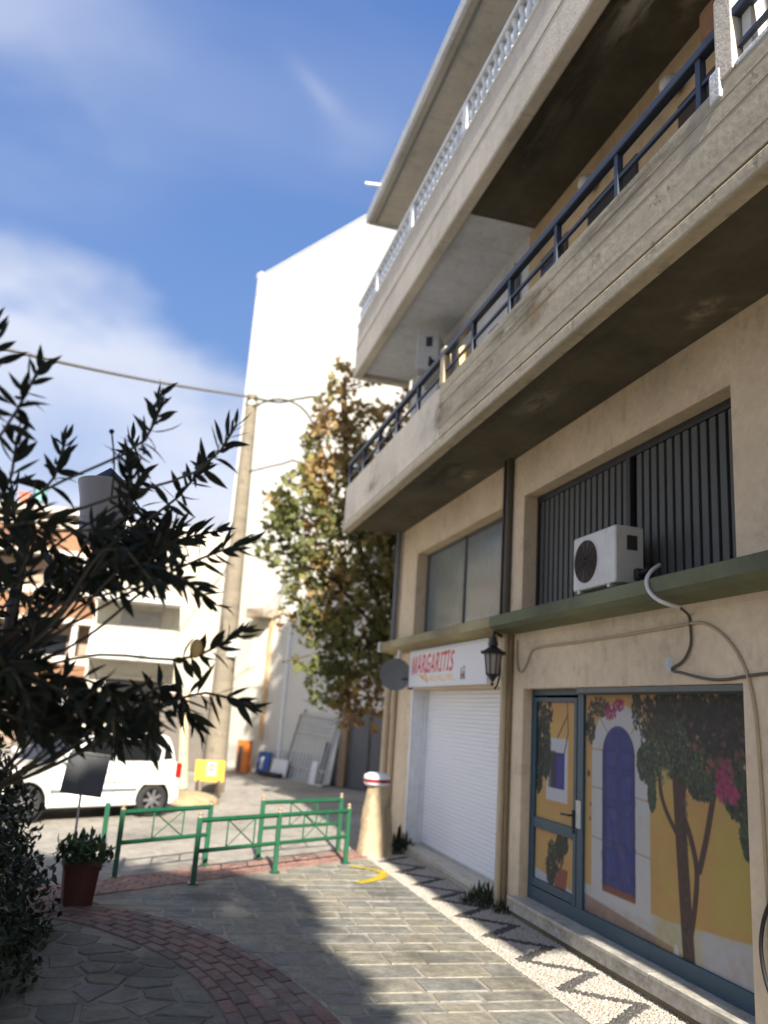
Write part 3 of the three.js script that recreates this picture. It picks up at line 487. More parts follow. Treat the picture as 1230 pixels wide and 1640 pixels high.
{
  // downpipes
  const p = mesh('downpipe', [rod([4.06, 3.26, -9.31], [4.06, 5.30, -9.31], 0.05), bb(4.0, 4.1, 3.3, 5.3, -9.40, -9.375)], C.brownPipe, B);
  mesh('lower_pipe', [rod([4.045, 0.02, -9.28], [4.045, 3.08, -9.28], 0.04)], C.creamPipe, p);
  mesh('lower_conduit', [rod([4.07, 0.02, -9.14], [4.07, 3.08, -9.14], 0.022)], M([0.22, 0.155, 0.08], { map: tPaint }), p);
  for (const y of [0.75, 1.7, 2.5]) mesh('pipe_clamp', rod([4.045, y, -9.28], [4.045, y + 0.03, -9.28], 0.047), C.creamPipe, p);
  const q = mesh('downpipe', [rod([4.0, 0.0, -14.22], [4.0, 2.9, -14.22], 0.06)], C.creamPipe, B); mesh('second_pipe', rod([4.04, 0.0, -13.95], [4.04, 2.9, -13.95], 0.045), C.creamPipe, q);
  mesh('upper_pipe', rod([4.02, 3.3, -14.2], [4.02, 5.3, -14.2], 0.05), C.grey, q);
}

// ------------------------------------------------------------------ things fixed to the facade
{
  const g = new THREE.PlaneGeometry(3.28, 0.56); const signTex = canvasTex(1312, 224, (x, w, h) => {
    x.fillStyle = '#d9dadc'; x.fillRect(0, 0, w, h); x.fillStyle = 'rgba(150,155,165,0.25)'; x.fillRect(0, 0, w, 16);
    x.save(); x.font = 'bold italic 160px sans-serif'; x.textBaseline = 'alphabetic'; x.fillStyle = '#c1272f'; const word = 'MARGARITIS'; let px = 40; const r = mulberry(4);
    for (const c of word) { x.save(); x.translate(px, 142 + r() * 8 - (px > 500 ? 4 : 0)); x.rotate((r() - 0.5) * 0.08); x.scale(0.80, 1); x.fillText(c, 0, 0); px += x.measureText(c).width * 0.80 + 1; x.restore(); }
    x.strokeStyle = '#c1272f'; x.lineWidth = 15; x.lineCap = 'round'; x.beginPath(); x.moveTo(330, 120); x.quadraticCurveTo(340, 170, 380, 200); x.stroke(); x.restore();
    x.fillStyle = '#d9ad3c'; x.beginPath(); x.moveTo(180, 150); x.lineTo(310, 158); x.lineTo(345, 200); x.closePath(); x.fill();
    x.strokeStyle = '#d8b65c'; x.lineWidth = 8; const q = mulberry(9); for (let k = 0; k < 17; k++) { const cx = 410 + k * 27, t = Math.floor(q() * 4); x.beginPath(); if (t === 0) x.arc(cx, 180, 11, 0.6, 5.6); else if (t === 1) { x.moveTo(cx - 8, 196); x.lineTo(cx - 8, 164); x.lineTo(cx + 8, 180); } else if (t === 2) { x.moveTo(cx - 8, 164); x.lineTo(cx - 8, 196); x.lineTo(cx + 8, 196); } else { x.moveTo(cx - 8, 196); x.lineTo(cx, 164); x.lineTo(cx + 8, 196); } x.stroke(); }
    // small dark emblem of two figures
    x.fillStyle = '#3a3336'; for (const [cx, s] of [[960, 1], [1000, 1.25]]) { x.beginPath(); x.arc(cx, 168 - 26 * s, 9 * s, 0, 6.3); x.fill(); x.beginPath(); x.moveTo(cx - 12 * s, 196); x.lineTo(cx - 9 * s, 152); x.lineTo(cx + 9 * s, 150); x.lineTo(cx + 15 * s, 196); x.fill(); } x.fillStyle = '#a03848'; x.fillRect(975, 166, 12, 14);
  });
  const t = thing('shop_sign', 'white sign board reading MARGARITIS in red letters above the roller shutter', 'sign', [4.03, 2.47, -11.38]);
  const f = mesh('sign_face', g.rotateY(-Math.PI / 2).translate(-0.032, 0.29, 0), new THREE.MeshStandardMaterial({ map: signTex, roughness: 0.5 }), t, true);
  mesh('sign_board', bb(-0.03, 0.03, 0.0, 0.58, -1.66, 1.66, 0.006), C.whitePaint, t);
  mesh('bracket', [bb(0.03, 0.07, 0.1, 0.14, -1.4, -1.36), bb(0.03, 0.07, 0.1, 0.14, 1.36, 1.4), bb(-0.028, 0.05, -0.03, 0.05, -1.70, -1.662)], C.black, t);
}
{
  // lantern on a bracket
  const t = thing('wall_lantern', 'dark metal lantern with pale ribbed glass hanging at the right end of the sign', 'lantern', [3.80, 2.49, -9.06]);
  mesh('glass', new THREE.CylinderGeometry(0.105, 0.075, 0.24, 8).translate(0, 0.19, 0), M([0.30, 0.26, 0.23], { rough: 0.3 }), t);
  mesh('cage_bar', Array.from({ length: 8 }, (_, i) => { const a = i / 8 * 6.283; return rod([Math.cos(a) * 0.078, 0.06, Math.sin(a) * 0.078], [Math.cos(a) * 0.11, 0.32, Math.sin(a) * 0.11], 0.007, 0.007, 5); }), C.black, t);
  mesh('cap', [new THREE.ConeGeometry(0.16, 0.11, 8).translate(0, 0.365, 0), new THREE.CylinderGeometry(0.16, 0.15, 0.03, 8).translate(0, 0.315, 0), new THREE.CylinderGeometry(0.035, 0.06, 0.10, 8).translate(0, 0.45, 0)], C.black, t);
  mesh('foot', [new THREE.ConeGeometry(0.085, 0.10, 8).rotateX(Math.PI).translate(0, 0.02, 0), new THREE.SphereGeometry(0.02, 8, 6).translate(0, -0.05, 0)], C.black, t);
  mesh('bracket', [tube([[0, 0.5, 0], [0.02, 0.56, -0.03], [0.16, 0.55, -0.2], [0.28, 0.53, -0.33]], 0.018), bb(0.265, 0.298, 0.36, 0.58, -0.38, -0.28), tube([[0.28, 0.38, -0.33], [0.16, 0.0, -0.2], [0.06, -0.09, -0.06]], 0.012)], C.black, t);
}
{
  const t = thing('satellite_dish', 'round grey dish on a white arm under the end of the mustard ledge', 'dish', [3.90, 2.57, -13.36]);
  const pf = []; for (let i = 0; i <= 8; i++) { const r = 0.265 * i / 8; pf.push(new THREE.Vector2(r, r * r * 0.9)); }
  mesh('dish', new THREE.LatheGeometry(pf, 28).rotateX(-Math.PI / 2 + Math.PI).rotateY(-0.25).translate(-0.05, 0.1, 0.05), C.grey, t);
  mesh('arm', [rod([0.0, 0.1, 0.0], [0.02, 0.66, 0.02], 0.035), rod([0, 0.1, 0.03], [0.2, 0.0, 0.05], 0.02)], C.whitePaint, t); mesh('feed_horn', [rod([0.05, 0.03, 0.1], [0.22, 0.06, 0.32], 0.014), rod([0.2, 0.06, 0.30], [0.25, 0.07, 0.36], 0.03)], C.black, t);
}
function airCon(name, label, pos, turn, w = 0.78, h = 0.56, d = 0.29) {
  const t = thing(name, label, 'air conditioner', pos, turn);                 // front faces -x
  mesh('casing', bb(-d / 2, d / 2, 0.03, h, -w / 2, w / 2, 0.022), C.acWhite, t);
  const zc = -w * 0.17; mesh('fan_opening', new THREE.CylinderGeometry(0.205, 0.205, 0.012, 32).rotateZ(Math.PI / 2).translate(-d / 2 - 0.003, h * 0.53, zc), C.fan, t);
  const gr = []; for (let r = 0.05; r < 0.21; r += 0.03) gr.push(new THREE.TorusGeometry(r, 0.003, 5, 30).rotateY(Math.PI / 2).translate(-d / 2 - 0.012, h * 0.53, zc)); for (let i = 0; i < 6; i++) { const a = i / 6 * Math.PI; gr.push(rod([-d / 2 - 0.012, h * 0.53 - Math.cos(a) * 0.2, zc - Math.sin(a) * 0.2], [-d / 2 - 0.012, h * 0.53 + Math.cos(a) * 0.2, zc + Math.sin(a) * 0.2], 0.003, 0.003, 4)); }
  mesh('fan_guard', gr, C.black, t);
  mesh('side_cover', bb(-d / 2 + 0.012, d / 2 - 0.01, 0.04, h - 0.012, w / 2, w / 2 + 0.004), C.acSide, t);
  mesh('service_hatch', [bb(-0.03, 0.075, h * 0.60, h * 0.84, w / 2 + 0.002, w / 2 + 0.008)], C.black, t);
  mesh('valve', [bb(0.03, 0.13, 0.06, 0.17, w / 2, w / 2 + 0.06, 0.02), rod([0.08, 0.12, w / 2 + 0.02], [0.08, 0.14, w / 2 + 0.18], 0.025)], C.black, t);
  mesh('foot', [bb(-d / 2, d / 2, 0, 0.03, -w * 0.38, -w * 0.32), bb(-d / 2, d / 2, 0, 0.03, w * 0.32, w * 0.38)], C.galv, t);
  return t;
}
airCon('air_conditioner', 'white air conditioner unit standing on the green ledge before the slatted window', [3.96, 3.262, -6.78], 0);
airCon('air_conditioner', 'white air conditioner unit hung under the white balcony soffit beside the far flat', [3.80, 7.42, -12.1], -0.5, 0.92, 0.70, 0.36);
one('wall_box', [bb(3.82, 4.098, 7.02, 7.36, -12.5, -11.85, 0.02), bb(4.0, 4.098, 7.36, 7.5, -12.3, -12.1)], C.acSide, 'grey-white box on the wall just below the balcony air conditioner', 'box');
// cables and conduits on the wall
one('white_hose', [tube([[4.000, 3.403, -5.996], [3.860, 3.324, -5.894], [3.790, 3.238, -5.860], [3.775, 3.149, -5.820], [3.780, 3.067, -5.724], [3.830, 3.018, -5.647], [3.950, 3.006, -5.657]], 0.017, 40)], M([0.62, 0.61, 0.58], { rough: 0.6 }), 'white corrugated hose hanging over the edge of the green ledge', 'hose');
one('black_cable', [tube([[3.950, 3.006, -5.657], [4.075, 2.96, -5.72], [4.075, 2.88, -5.70], [4.075, 2.72, -5.7], [4.075, 2.60, -5.8], [4.08, 2.535, -5.97], [4.08, 2.50, -5.8], [4.08, 2.455, -5.55], [4.08, 2.44, -5.3], [4.08, 2.47, -4.9], [4.08, 2.47, -4.3]], 0.0115, 80)], M([0.09, 0.075, 0.06], { rough: 0.6 }), 'dark cable dropping from the green ledge to a hole above the shop front', 'cable');
one('wall_conduit', [tube([[4.08, 2.98, -9.02], [4.08, 2.70, -9.0], [4.08, 2.60, -8.92], [4.08, 2.66, -8.76], [4.08, 2.82, -8.62], [4.08, 2.86, -8.4], [4.08, 2.86, -7.4], [4.08, 2.875, -6.4], [4.08, 2.89, -5.72], [4.08, 2.87, -5.5], [4.08, 2.75, -5.28], [4.08, 2.58, -5.12], [4.08, 2.35, -5.02], [4.08, 1.9, -4.97], [4.08, 0.3, -4.93]], 0.013, 120)], M([0.46, 0.36, 0.23], { rough: 0.7, map: tPaint }), 'thin painted conduit looping along the cream wall above the shop front', 'cable');
one('cable_loop', [tube([[4.07, 1.15, -4.75], [4.06, 0.95, -4.93], [4.05, 0.7, -4.99], [4.05, 0.45, -4.92], [4.07, 0.3, -4.75], [4.08, 0.3, -4.6]], 0.014, 40)], C.black, 'black cable loop on the wall right of the printed panel', 'cable');
one('filler_patch', [new THREE.SphereGeometry(0.075, 12, 8).scale(0.12, 1.1, 1).translate(4.098, 2.58, -6.02)], C.whiteWash, 'white filler patch on the wall where the dark cable enters', 'patch');
{
  for (const [z, l] of [[-7.28, 'pale globe lamp high on the balcony wall, the farther of two'], [-5.7, 'pale globe lamp high on the balcony wall, the nearer of two']]) {
    const t = thing('globe_lamp', l, 'wall lamp', [3.99, 7.98, z], 0, 'globe lamps on the balcony wall');
    mesh('globe', new THREE.SphereGeometry(0.105, 20, 14), M([0.55, 0.52, 0.46], { rough: 0.35 }), t); mesh('mount', rod([0.06, 0.04, 0], [0.115, 0.05, 0], 0.06), C.brownPipe, t);
  }
  // on the first balcony: a cream chair, a folded dark chair, a small crate
  const c = thing('balcony_chair', 'cream plastic chair with rounded back behind the balcony rail', 'chair', [3.32, 5.462, -8.62], 0.1);
  const bk = new THREE.Shape(); bk.moveTo(-0.21, 0); bk.lineTo(-0.22, 0.36); bk.quadraticCurveTo(-0.2, 0.48, 0, 0.5); bk.quadraticCurveTo(0.2, 0.48, 0.22, 0.36); bk.lineTo(0.21, 0); bk.closePath();
  const cm = M([0.66, 0.52, 0.26], { rough: 0.5 });
  mesh('backrest', new THREE.ExtrudeGeometry(bk, { depth: 0.02, bevelEnabled: true, bevelSize: 0.008, bevelThickness: 0.008, bevelSegments: 2 }).translate(0, 0.46, -0.2), cm, c); mesh('seat', bb(-0.22, 0.22, 0.42, 0.46, -0.2, 0.24, 0.02), cm, c);
  for (const [x, z] of [[-0.19, -0.17], [0.19, -0.17], [-0.19, 0.2], [0.19, 0.2]]) mesh('leg', rod([x * 1.1, 0, z * 1.1], [x, 0.43, z], 0.02), cm, c);
  c.scale.set(1, 1.12, 1);
  const d = thing('folded_chair', 'dark folded chair leaning on the balcony rail below the farther globe lamp', 'chair', [3.22, 5.462, -6.55], 0);
  mesh('frame', [rod([0, 0, -0.2], [0.0, 1.0, -0.2], 0.018), rod([0, 0, 0.2], [0.0, 1.0, 0.2], 0.018), rod([0, 0.95, -0.2], [0, 0.95, 0.2], 0.018)], C.black, d); for (let i = 0; i < 4; i++) mesh('slat', bb(-0.015, 0.015, 0.45 + i * 0.13, 0.55 + i * 0.13, -0.2, 0.2, 0.006), C.navy, d);
  one('storage_box', [bb(3.16, 3.5, 5.462, 6.32, -8.02, -7.75, 0.02)], C.black, 'black box standing behind the balcony rail near the cream chair', 'box');
}

// ------------------------------------------------------------------ weathering: dirt and lime stains with soft ragged edges
const stainMaps = [0, 1, 2].map((sd) => tex(128, (k, i, j) => { const u = i / 64 - 1, v = j / 64 - 1, f = fbm3(i / 17 + sd * 9, j / 17, sd * 3.3, 5); return cl01(sm(0.95, 0.35, Math.hypot(u, v) + (f - 0.5) * 1.1) * sm(0.30, 0.68, f)); }, 1, false));
function stain(parent, w, h, pos, face, rgb, op, sd) {
  const g = new THREE.PlaneGeometry(w, h); if (face === 'x') g.rotateY(-Math.PI / 2); else if (face === 'down') g.rotateX(Math.PI / 2); else if (face === 'up') g.rotateX(-Math.PI / 2);
  const o = mesh('stain', g.translate(...pos), M(rgb, { rough: 0.95, alphaMap: stainMaps[sd], transparent: true, opacity: op }), parent, true); o.castShadow = false; return o;
}
stain(B, 1.1, 0.5, [BX - 0.003, 5.80, -6.45], 'x', [0.30, 0.205, 0.10], 0.75, 0); stain(B, 1.9, 0.34, [BX - 0.0035, 5.93, -6.9], 'x', [0.15, 0.13, 0.095], 0.7, 1); stain(B, 2.6, 0.3, [BX - 0.003, 5.97, -4.9], 'x', [0.15, 0.13, 0.10], 0.6, 2);
stain(B, 3.4, 0.55, [BX - 0.003, 5.65, -8.2], 'x', [0.24, 0.21, 0.15], 0.5, 1); stain(B, 0.5, 0.6, [BX - 0.004, 5.7, -9.15], 'x', [0.16, 0.14, 0.10], 0.6, 2); stain(B, 1.4, 0.3, [BX - 0.003, 5.6, -12.4], 'x', [0.28, 0.25, 0.2], 0.5, 0);
stain(B, 0.5, 2.2, [BX + 0.42, 8.396, -5.1], 'down', [0.52, 0.49, 0.42], 0.85, 0); stain(B, 0.6, 3.0, [BX + 0.4, 8.397, -7.0], 'down', [0.05, 0.045, 0.035], 0.8, 1); stain(B, 0.5, 1.4, [BX + 0.5, 5.298, -7.4], 'down', [0.36, 0.32, 0.25], 0.55, 2); stain(B, 0.6, 2.4, [BX + 0.5, 5.298, -10.4], 'down', [0.06, 0.05, 0.04], 0.6, 0);
stain(B, 0.7, 1.5, [WX - 0.003, 4.1, -4.75], 'x', [0.34, 0.27, 0.18], 0.45, 1); stain(B, 2.2, 0.35, [WX - 0.003, 4.98, -6.2], 'x', [0.36, 0.28, 0.18], 0.4, 2); stain(B, 1.6, 0.28, [WX - 0.003, 2.9, -7.6], 'x', [0.40, 0.30, 0.19], 0.4, 0); stain(B, 0.4, 0.5, [WX - 0.003, 0.25, -9.0], 'x', [0.14, 0.11, 0.07], 0.7, 1); stain(B, 1.1, 0.5, [WX - 0.003, 0.18, -13.6], 'x', [0.18, 0.15, 0.1], 0.6, 2);
for (const [x, z, w, h, k] of [[2.6, -7.4, 1.3, 0.9, 0], [1.9, -9.4, 1.5, 1.0, 1], [2.9, -9.9, 0.8, 1.2, 2], [2.3, -6.0, 0.9, 0.8, 1], [0.9, -9.6, 1.6, 0.8, 0], [3.1, -6.6, 0.5, 1.4, 2], [1.2, -6.4, 0.7, 1.1, 1], [0.1, -7.2, 1.2, 1.0, 2]]) stain(plaza, w, h, [x, 0.0185, z], 'up', k === 1 ? [0.42, 0.38, 0.31] : [0.12, 0.11, 0.09], 0.42, k);

// ------------------------------------------------------------------ weeds at the foot of the wall
function leafGeo(L, W, fold = 0.25, bend = 0.12, n = 4) {               // a blade along +y, folded on its midrib
  const pos = [], idx = []; for (let i = 0; i <= n; i++) { const t = i / n, w = W * Math.sin(Math.PI * Math.pow(t, 0.8)) * 0.5 + (i === 0 ? W * 0.06 : 0), z = -bend * L * t * t; pos.push(-w, t * L, z + w * fold, 0, t * L, z, w, t * L, z + w * fold); }
  for (let i = 0; i < n; i++) { const a = i * 3; idx.push(a, a + 1, a + 4, a, a + 4, a + 3, a + 1, a + 2, a + 5, a + 1, a + 5, a + 4); }
  const g = new THREE.BufferGeometry(); g.setAttribute('position', new THREE.Float32BufferAttribute(pos, 3)); g.setIndex(idx); g.computeVertexNormals(); const uv = new Float32Array(pos.length / 3 * 2); g.setAttribute('uv', new THREE.BufferAttribute(uv, 2)); return g;
}
const leafMat = (rgb, tr = 0.25, rough = 0.55) => M(rgb, { rough, phys: { transmission: tr, thickness: 0, ior: 1.3 } });
const qEuler = (x, y, z) => new THREE.Quaternion().setFromEuler(new THREE.Euler(x, y, z, 'YXZ'));
function tuft(name, label, pos, n, h, sp, rgb, seed) {
  const t = thing(name, label, 'weeds', pos), r = mulberry(seed), ms = [], cs = [];
  for (let i = 0; i < n; i++) { const a = r() * 6.283, d = Math.sqrt(r()) * sp, hh = h * (0.4 + 0.6 * r()) * (1 - 0.5 * d / sp); ms.push(mtx(V3(Math.cos(a) * d, r() * h * 0.5 * (1 - d / sp), Math.sin(a) * d), qEuler(0.2 + r() * 1.1, r() * 6.283, 0), hh)); const k = 0.6 + 0.8 * r(); cs.push(new THREE.Color().setRGB(rgb[0] * k, rgb[1] * k, rgb[2] * k)); }
  stuffInst('foliage', leafGeo(1, 0.22), leafMat([1, 1, 1], 0.2), ms, t, cs); mesh('stem', Array.from({ length: 7 }, (_, i) => rod([rr(-0.03, 0.03), 0, rr(-0.03, 0.03)], [rr(-sp, sp) * 0.6, h * rr(0.5, 0.9), rr(-sp, sp) * 0.6], 0.004, 0.002, 4)), M([0.05, 0.06, 0.03]), t);
}
tuft('weed_tuft', 'green weeds in the gap between the stone post and the shutter reveal', [3.93, 0, -12.95], 160, 0.34, 0.26, [0.035, 0.05, 0.022], 3);
tuft('weed_tuft', 'green weeds at the foot of the cream downpipe beside the shop step', [3.95, 0, -9.42], 190, 0.24, 0.26, [0.04, 0.055, 0.025], 4);
tuft('weed_tuft', 'low weeds where the shop step begins, right of the downpipe', [3.98, 0, -8.98], 60, 0.13, 0.12, [0.04, 0.045, 0.022], 5);

// ------------------------------------------------------------------ stone post with cap
{
  const g = new THREE.CylinderGeometry(0.5, 0.5, 1, 22, 16); const p = g.attributes.position;
  for (let i = 0; i < p.count; i++) { const y = p.getY(i) + 0.5, a = Math.atan2(p.getZ(i), p.getX(i)), rad = Math.hypot(p.getX(i), p.getZ(i)) / 0.5; const w = mix(0.265, 0.165, Math.pow(y, 0.9)) * (0.58 + 0.84 * fbm3(Math.cos(a) * 1.5 + 4, y * 3.2, Math.sin(a) * 1.5 + 9, 4)); p.setXYZ(i, Math.cos(a) * w * rad, y * 0.98 - (y < 0.01 ? 0.03 : 0), Math.sin(a) * w * rad); }
  g.computeVertexNormals(); g.translate(3.46, 0, -12.5);
  one('stone_post', g, C.rock, 'rough beige stone post narrowing upward beside the green barrier', 'stone post');
  const t = thing('round_cap', 'white round cap with a dark red band lying on the stone post', 'cap', [3.43, 0.97, -12.5]);
  const pf = [[0, 0], [0.17, 0], [0.2, 0.03], [0.205, 0.10], [0.19, 0.155], [0.12, 0.185], [0, 0.195]].map(([a, b]) => new THREE.Vector2(a, b));
  mesh('cap_body', new THREE.LatheGeometry(pf, 28), C.whitePaint, t); mesh('red_band', new THREE.CylinderGeometry(0.207, 0.207, 0.05, 28, 1, true).translate(0, 0.075, 0), M([0.25, 0.02, 0.03], { rough: 0.5 }), t);
}

// ------------------------------------------------------------------ green pedestrian barriers
function barrier(label, pts, h, panelAt) {
  const t = thing('pedestrian_barrier', label, 'barrier', [pts[0][0], 0, pts[0][1]], 0, 'green barriers at the plaza edge');
  const L = pts.map(([x, z]) => [x - pts[0][0], z - pts[0][1]]);
  for (const [x, z] of L) { const p = mesh('post', bb(x - 0.03, x + 0.03, 0, h, z - 0.03, z + 0.03, 0.006), C.green, t); mesh('finial', [new THREE.CylinderGeometry(0.022, 0.03, 0.02, 10).translate(x, h + 0.01, z), new THREE.SphereGeometry(0.026, 12, 8).translate(x, h + 0.04, z)], M([0.30, 0.22, 0.14], { rough: 0.5 }), p); mesh('base_plate', bb(x - 0.06, x + 0.06, 0.008, 0.016, z - 0.06, z + 0.06), C.green, p); }
  for (let i = 0; i < L.length - 1; i++) {
    const a = L[i], b = L[i + 1], P = (s, y) => [mix(a[0], b[0], s), y, mix(a[1], b[1], s)];
    mesh('top_rail', bar(P(0, h - 0.035), P(1, h - 0.035), 0.042), C.green, t); mesh('bottom_rail', bar(P(0, h - 0.37), P(1, h - 0.37), 0.037), C.green, t);
    const [s0, s1] = panelAt, y0 = h - 0.355, y1 = h - 0.05;
    mesh('cross_panel', [bar(P(s0, y0), P(s0, y1), 0.018), bar(P(s1, y0), P(s1, y1), 0.018), bar(P(s0, y0), P(s1, y1), 0.012), bar(P(s0, y1), P(s1, y0), 0.011)], C.green, t);
  }
  return t;
}
barrier('green metal barrier of three posts with crossed panels, nearest of three runs', [[0.72, -10.23], [1.76, -10.97], [2.84, -11.71]], 0.72, [0.34, 0.68]);
barrier('green metal barrier on the left behind the flower pot and below the white car', [[-0.15, -10.53], [0.92, -11.36]], 0.74, [0.34, 0.68]);
barrier('green metal barrier on the right behind the front run, next to the stone post', [[1.67, -11.93], [2.95, -12.7]], 0.76, [0.34, 0.68]);
one('barrier_post', [bb(-0.38, -0.32, 0, 0.72, -11.29, -11.23, 0.006)], C.green, 'single dark green post left of the left barrier run, behind the flower pot', 'post');

// ------------------------------------------------------------------ flower pot and notice board
{
  const t = thing('flower_pot', 'dark red tapered square flower pot in the shade by the barrier', 'flower pot', [-0.46, 0.008, -9.22], 0.2);
  mesh('pot', [new THREE.CylinderGeometry(0.225, 0.185, 0.36, 4, 1).rotateY(Math.PI / 4).translate(0, 0.18, 0)], C.potRed, t); mesh('rim', new THREE.CylinderGeometry(0.245, 0.24, 0.05, 4, 1).rotateY(Math.PI / 4).translate(0, 0.355, 0), C.potRed, t);
  const r = mulberry(71), ms = [], cs = []; for (let i = 0; i < 420; i++) { const a = r() * 6.283, d = Math.sqrt(r()) * 0.27, y = 0.38 + r() * (0.3 - d * 0.5); ms.push(mtx(V3(Math.cos(a) * d, y, Math.sin(a) * d), qEuler(r() * 2, r() * 6.283, 0), 0.06 + 0.05 * r())); const k = 0.5 + r(); cs.push(new THREE.Color().setRGB(0.045 * k, 0.075 * k, 0.03 * k)); }
  stuffInst('foliage', leafGeo(1, 0.5), leafMat([1, 1, 1]), ms, t, cs);
  const b = thing('notice_board', 'plain dark grey square board on a thin stick behind the red flower pot', 'board', [-0.60, 0, -9.44], 0);
  mesh('stick', rod([0.03, 0, 0], [0.02, 1.08, 0], 0.012), C.galv, b); mesh('panel', bb(-0.205, 0.205, 0, 0.40, -0.012, 0.012, 0.004).rotateZ(-0.10).rotateY(0.1).translate(0.02, 1.0, 0.03), C.board, b);
  mesh('panel_edge', bb(-0.19, 0.21, 0.395, 0.43, -0.02, 0.02, 0.004).rotateZ(-0.10).rotateY(0.1).translate(0.02, 1.0, 0.03), C.slat, b);
}

// ------------------------------------------------------------------ utility pole, wires, lot furniture
{
  const t = thing('utility_pole', 'tall tapered concrete utility pole in front of the white building', 'utility pole', [1.66, 0, -20.6]);
  mesh('shaft', rod([0, -0.05, 0], [-0.11, 9.95, 0], 0.275, 0.145, 14), C.pole, t); mesh('collar', [rod([-0.11, 9.65, 0], [-0.11, 9.75, 0], 0.165, 0.165, 14), bar([-0.1, 9.7, 0], [0.25, 9.7, 0.05], 0.05)], C.galv, t);
  mesh('wall_box', bb(-0.05, 0.22, 3.1, 3.55, 0.16, 0.32, 0.02), C.galv, t);
}
one('overhead_cable', [tube([[1.53, 9.88, -20.55], [-0.9, 8.45, -16.8], [-3.18, 7.53, -14], [-5.6, 6.95, -11.5], [-8.2, 6.5, -8.8]], 0.033, 40)], M([0.16, 0.155, 0.15], { rough: 0.7 }), 'grey overhead cable crossing the sky from the left to the pole top', 'cable');
one('service_cable', [tube([[1.55, 9.85, -20.5], [2.2, 9.65, -20.0], [2.7, 9.8, -19.9], [3.3, 9.95, -20.2], [4.4, 10.2, -23.8]], 0.028, 40), tube([[1.55, 9.6, -20.5], [2.2, 9.7, -19.9], [2.9, 9.3, -19.6], [4.3, 9.7, -24.3]], 0.024, 40)], C.black, 'pair of black service cables arching from the pole top to the white wall', 'cable');
one('service_cable', [tube([[1.6, 7.8, -20.5], [2.4, 8.05, -20.2], [2.9, 8.05, -20.0], [3.9, 8.0, -25.2]], 0.022, 30)], C.black, 'single black cable sagging from mid pole to the white wall', 'cable');
{
  const t = thing('barricade', 'yellow board barricade with a round no entry sticker before the pole', 'barricade', [1.46, 0, -19.3], 0.12);
  mesh('panel', bb(-0.33, 0.33, 0.31, 0.77, -0.02, 0.02, 0.01).rotateX(-0.12), C.signYellow, t);
  const st = canvasTex(128, 160, (x) => { x.fillStyle = '#d9b3a0'; x.fillRect(0, 0, 128, 160); x.strokeStyle = '#b32a28'; x.lineWidth = 15; x.beginPath(); x.arc(64, 66, 34, 0, 6.3); x.stroke(); x.fillStyle = '#c9403e'; x.fillRect(58, 46, 12, 40); x.fillStyle = '#d99a8a'; x.fillRect(30, 118, 68, 8); x.fillRect(38, 134, 52, 8); });
  mesh('sticker', new THREE.PlaneGeometry(0.22, 0.30).translate(0.03, 0.585, 0.025).rotateX(-0.12), new THREE.MeshStandardMaterial({ map: st, roughness: 0.6 }), t, true);
  for (const x of [-0.24, 0.22]) mesh('leg', [bar([x, 0, 0.16], [x, 0.35, -0.03], 0.05), bar([x, 0, -0.2], [x, 0.6, -0.09], 0.04)], C.bark, t);
  one('sand_heap', new THREE.SphereGeometry(1, 24, 12, 0, 6.283, 0, 1.57).scale(0.62, 0.24, 0.5).translate(1.02, -0.02, -18.2), C.sand, 'small heap of orange sand beside the foot of the concrete pole', 'sand heap');
  one('cream_post', [rod([0.98, 0, -20.9], [0.76, 2.3, -20.9], 0.12, 0.10, 10)], M([0.66, 0.56, 0.38], { map: tPlaster }), 'short plain cream post between the white car and the concrete pole', 'post');
  const o = thing('ticket_machine', 'orange upright cabinet with a dark front slot by the white wall corner', 'cabinet', [2.95, 0, -26.3], -0.5);
  mesh('cabinet', bb(-0.19, 0.19, 0, 0.95, -0.16, 0.16, 0.02), C.orange, o); mesh('front_slot', bb(-0.13, -0.02, 0.04, 0.8, 0.155, 0.17), C.slat, o);
}

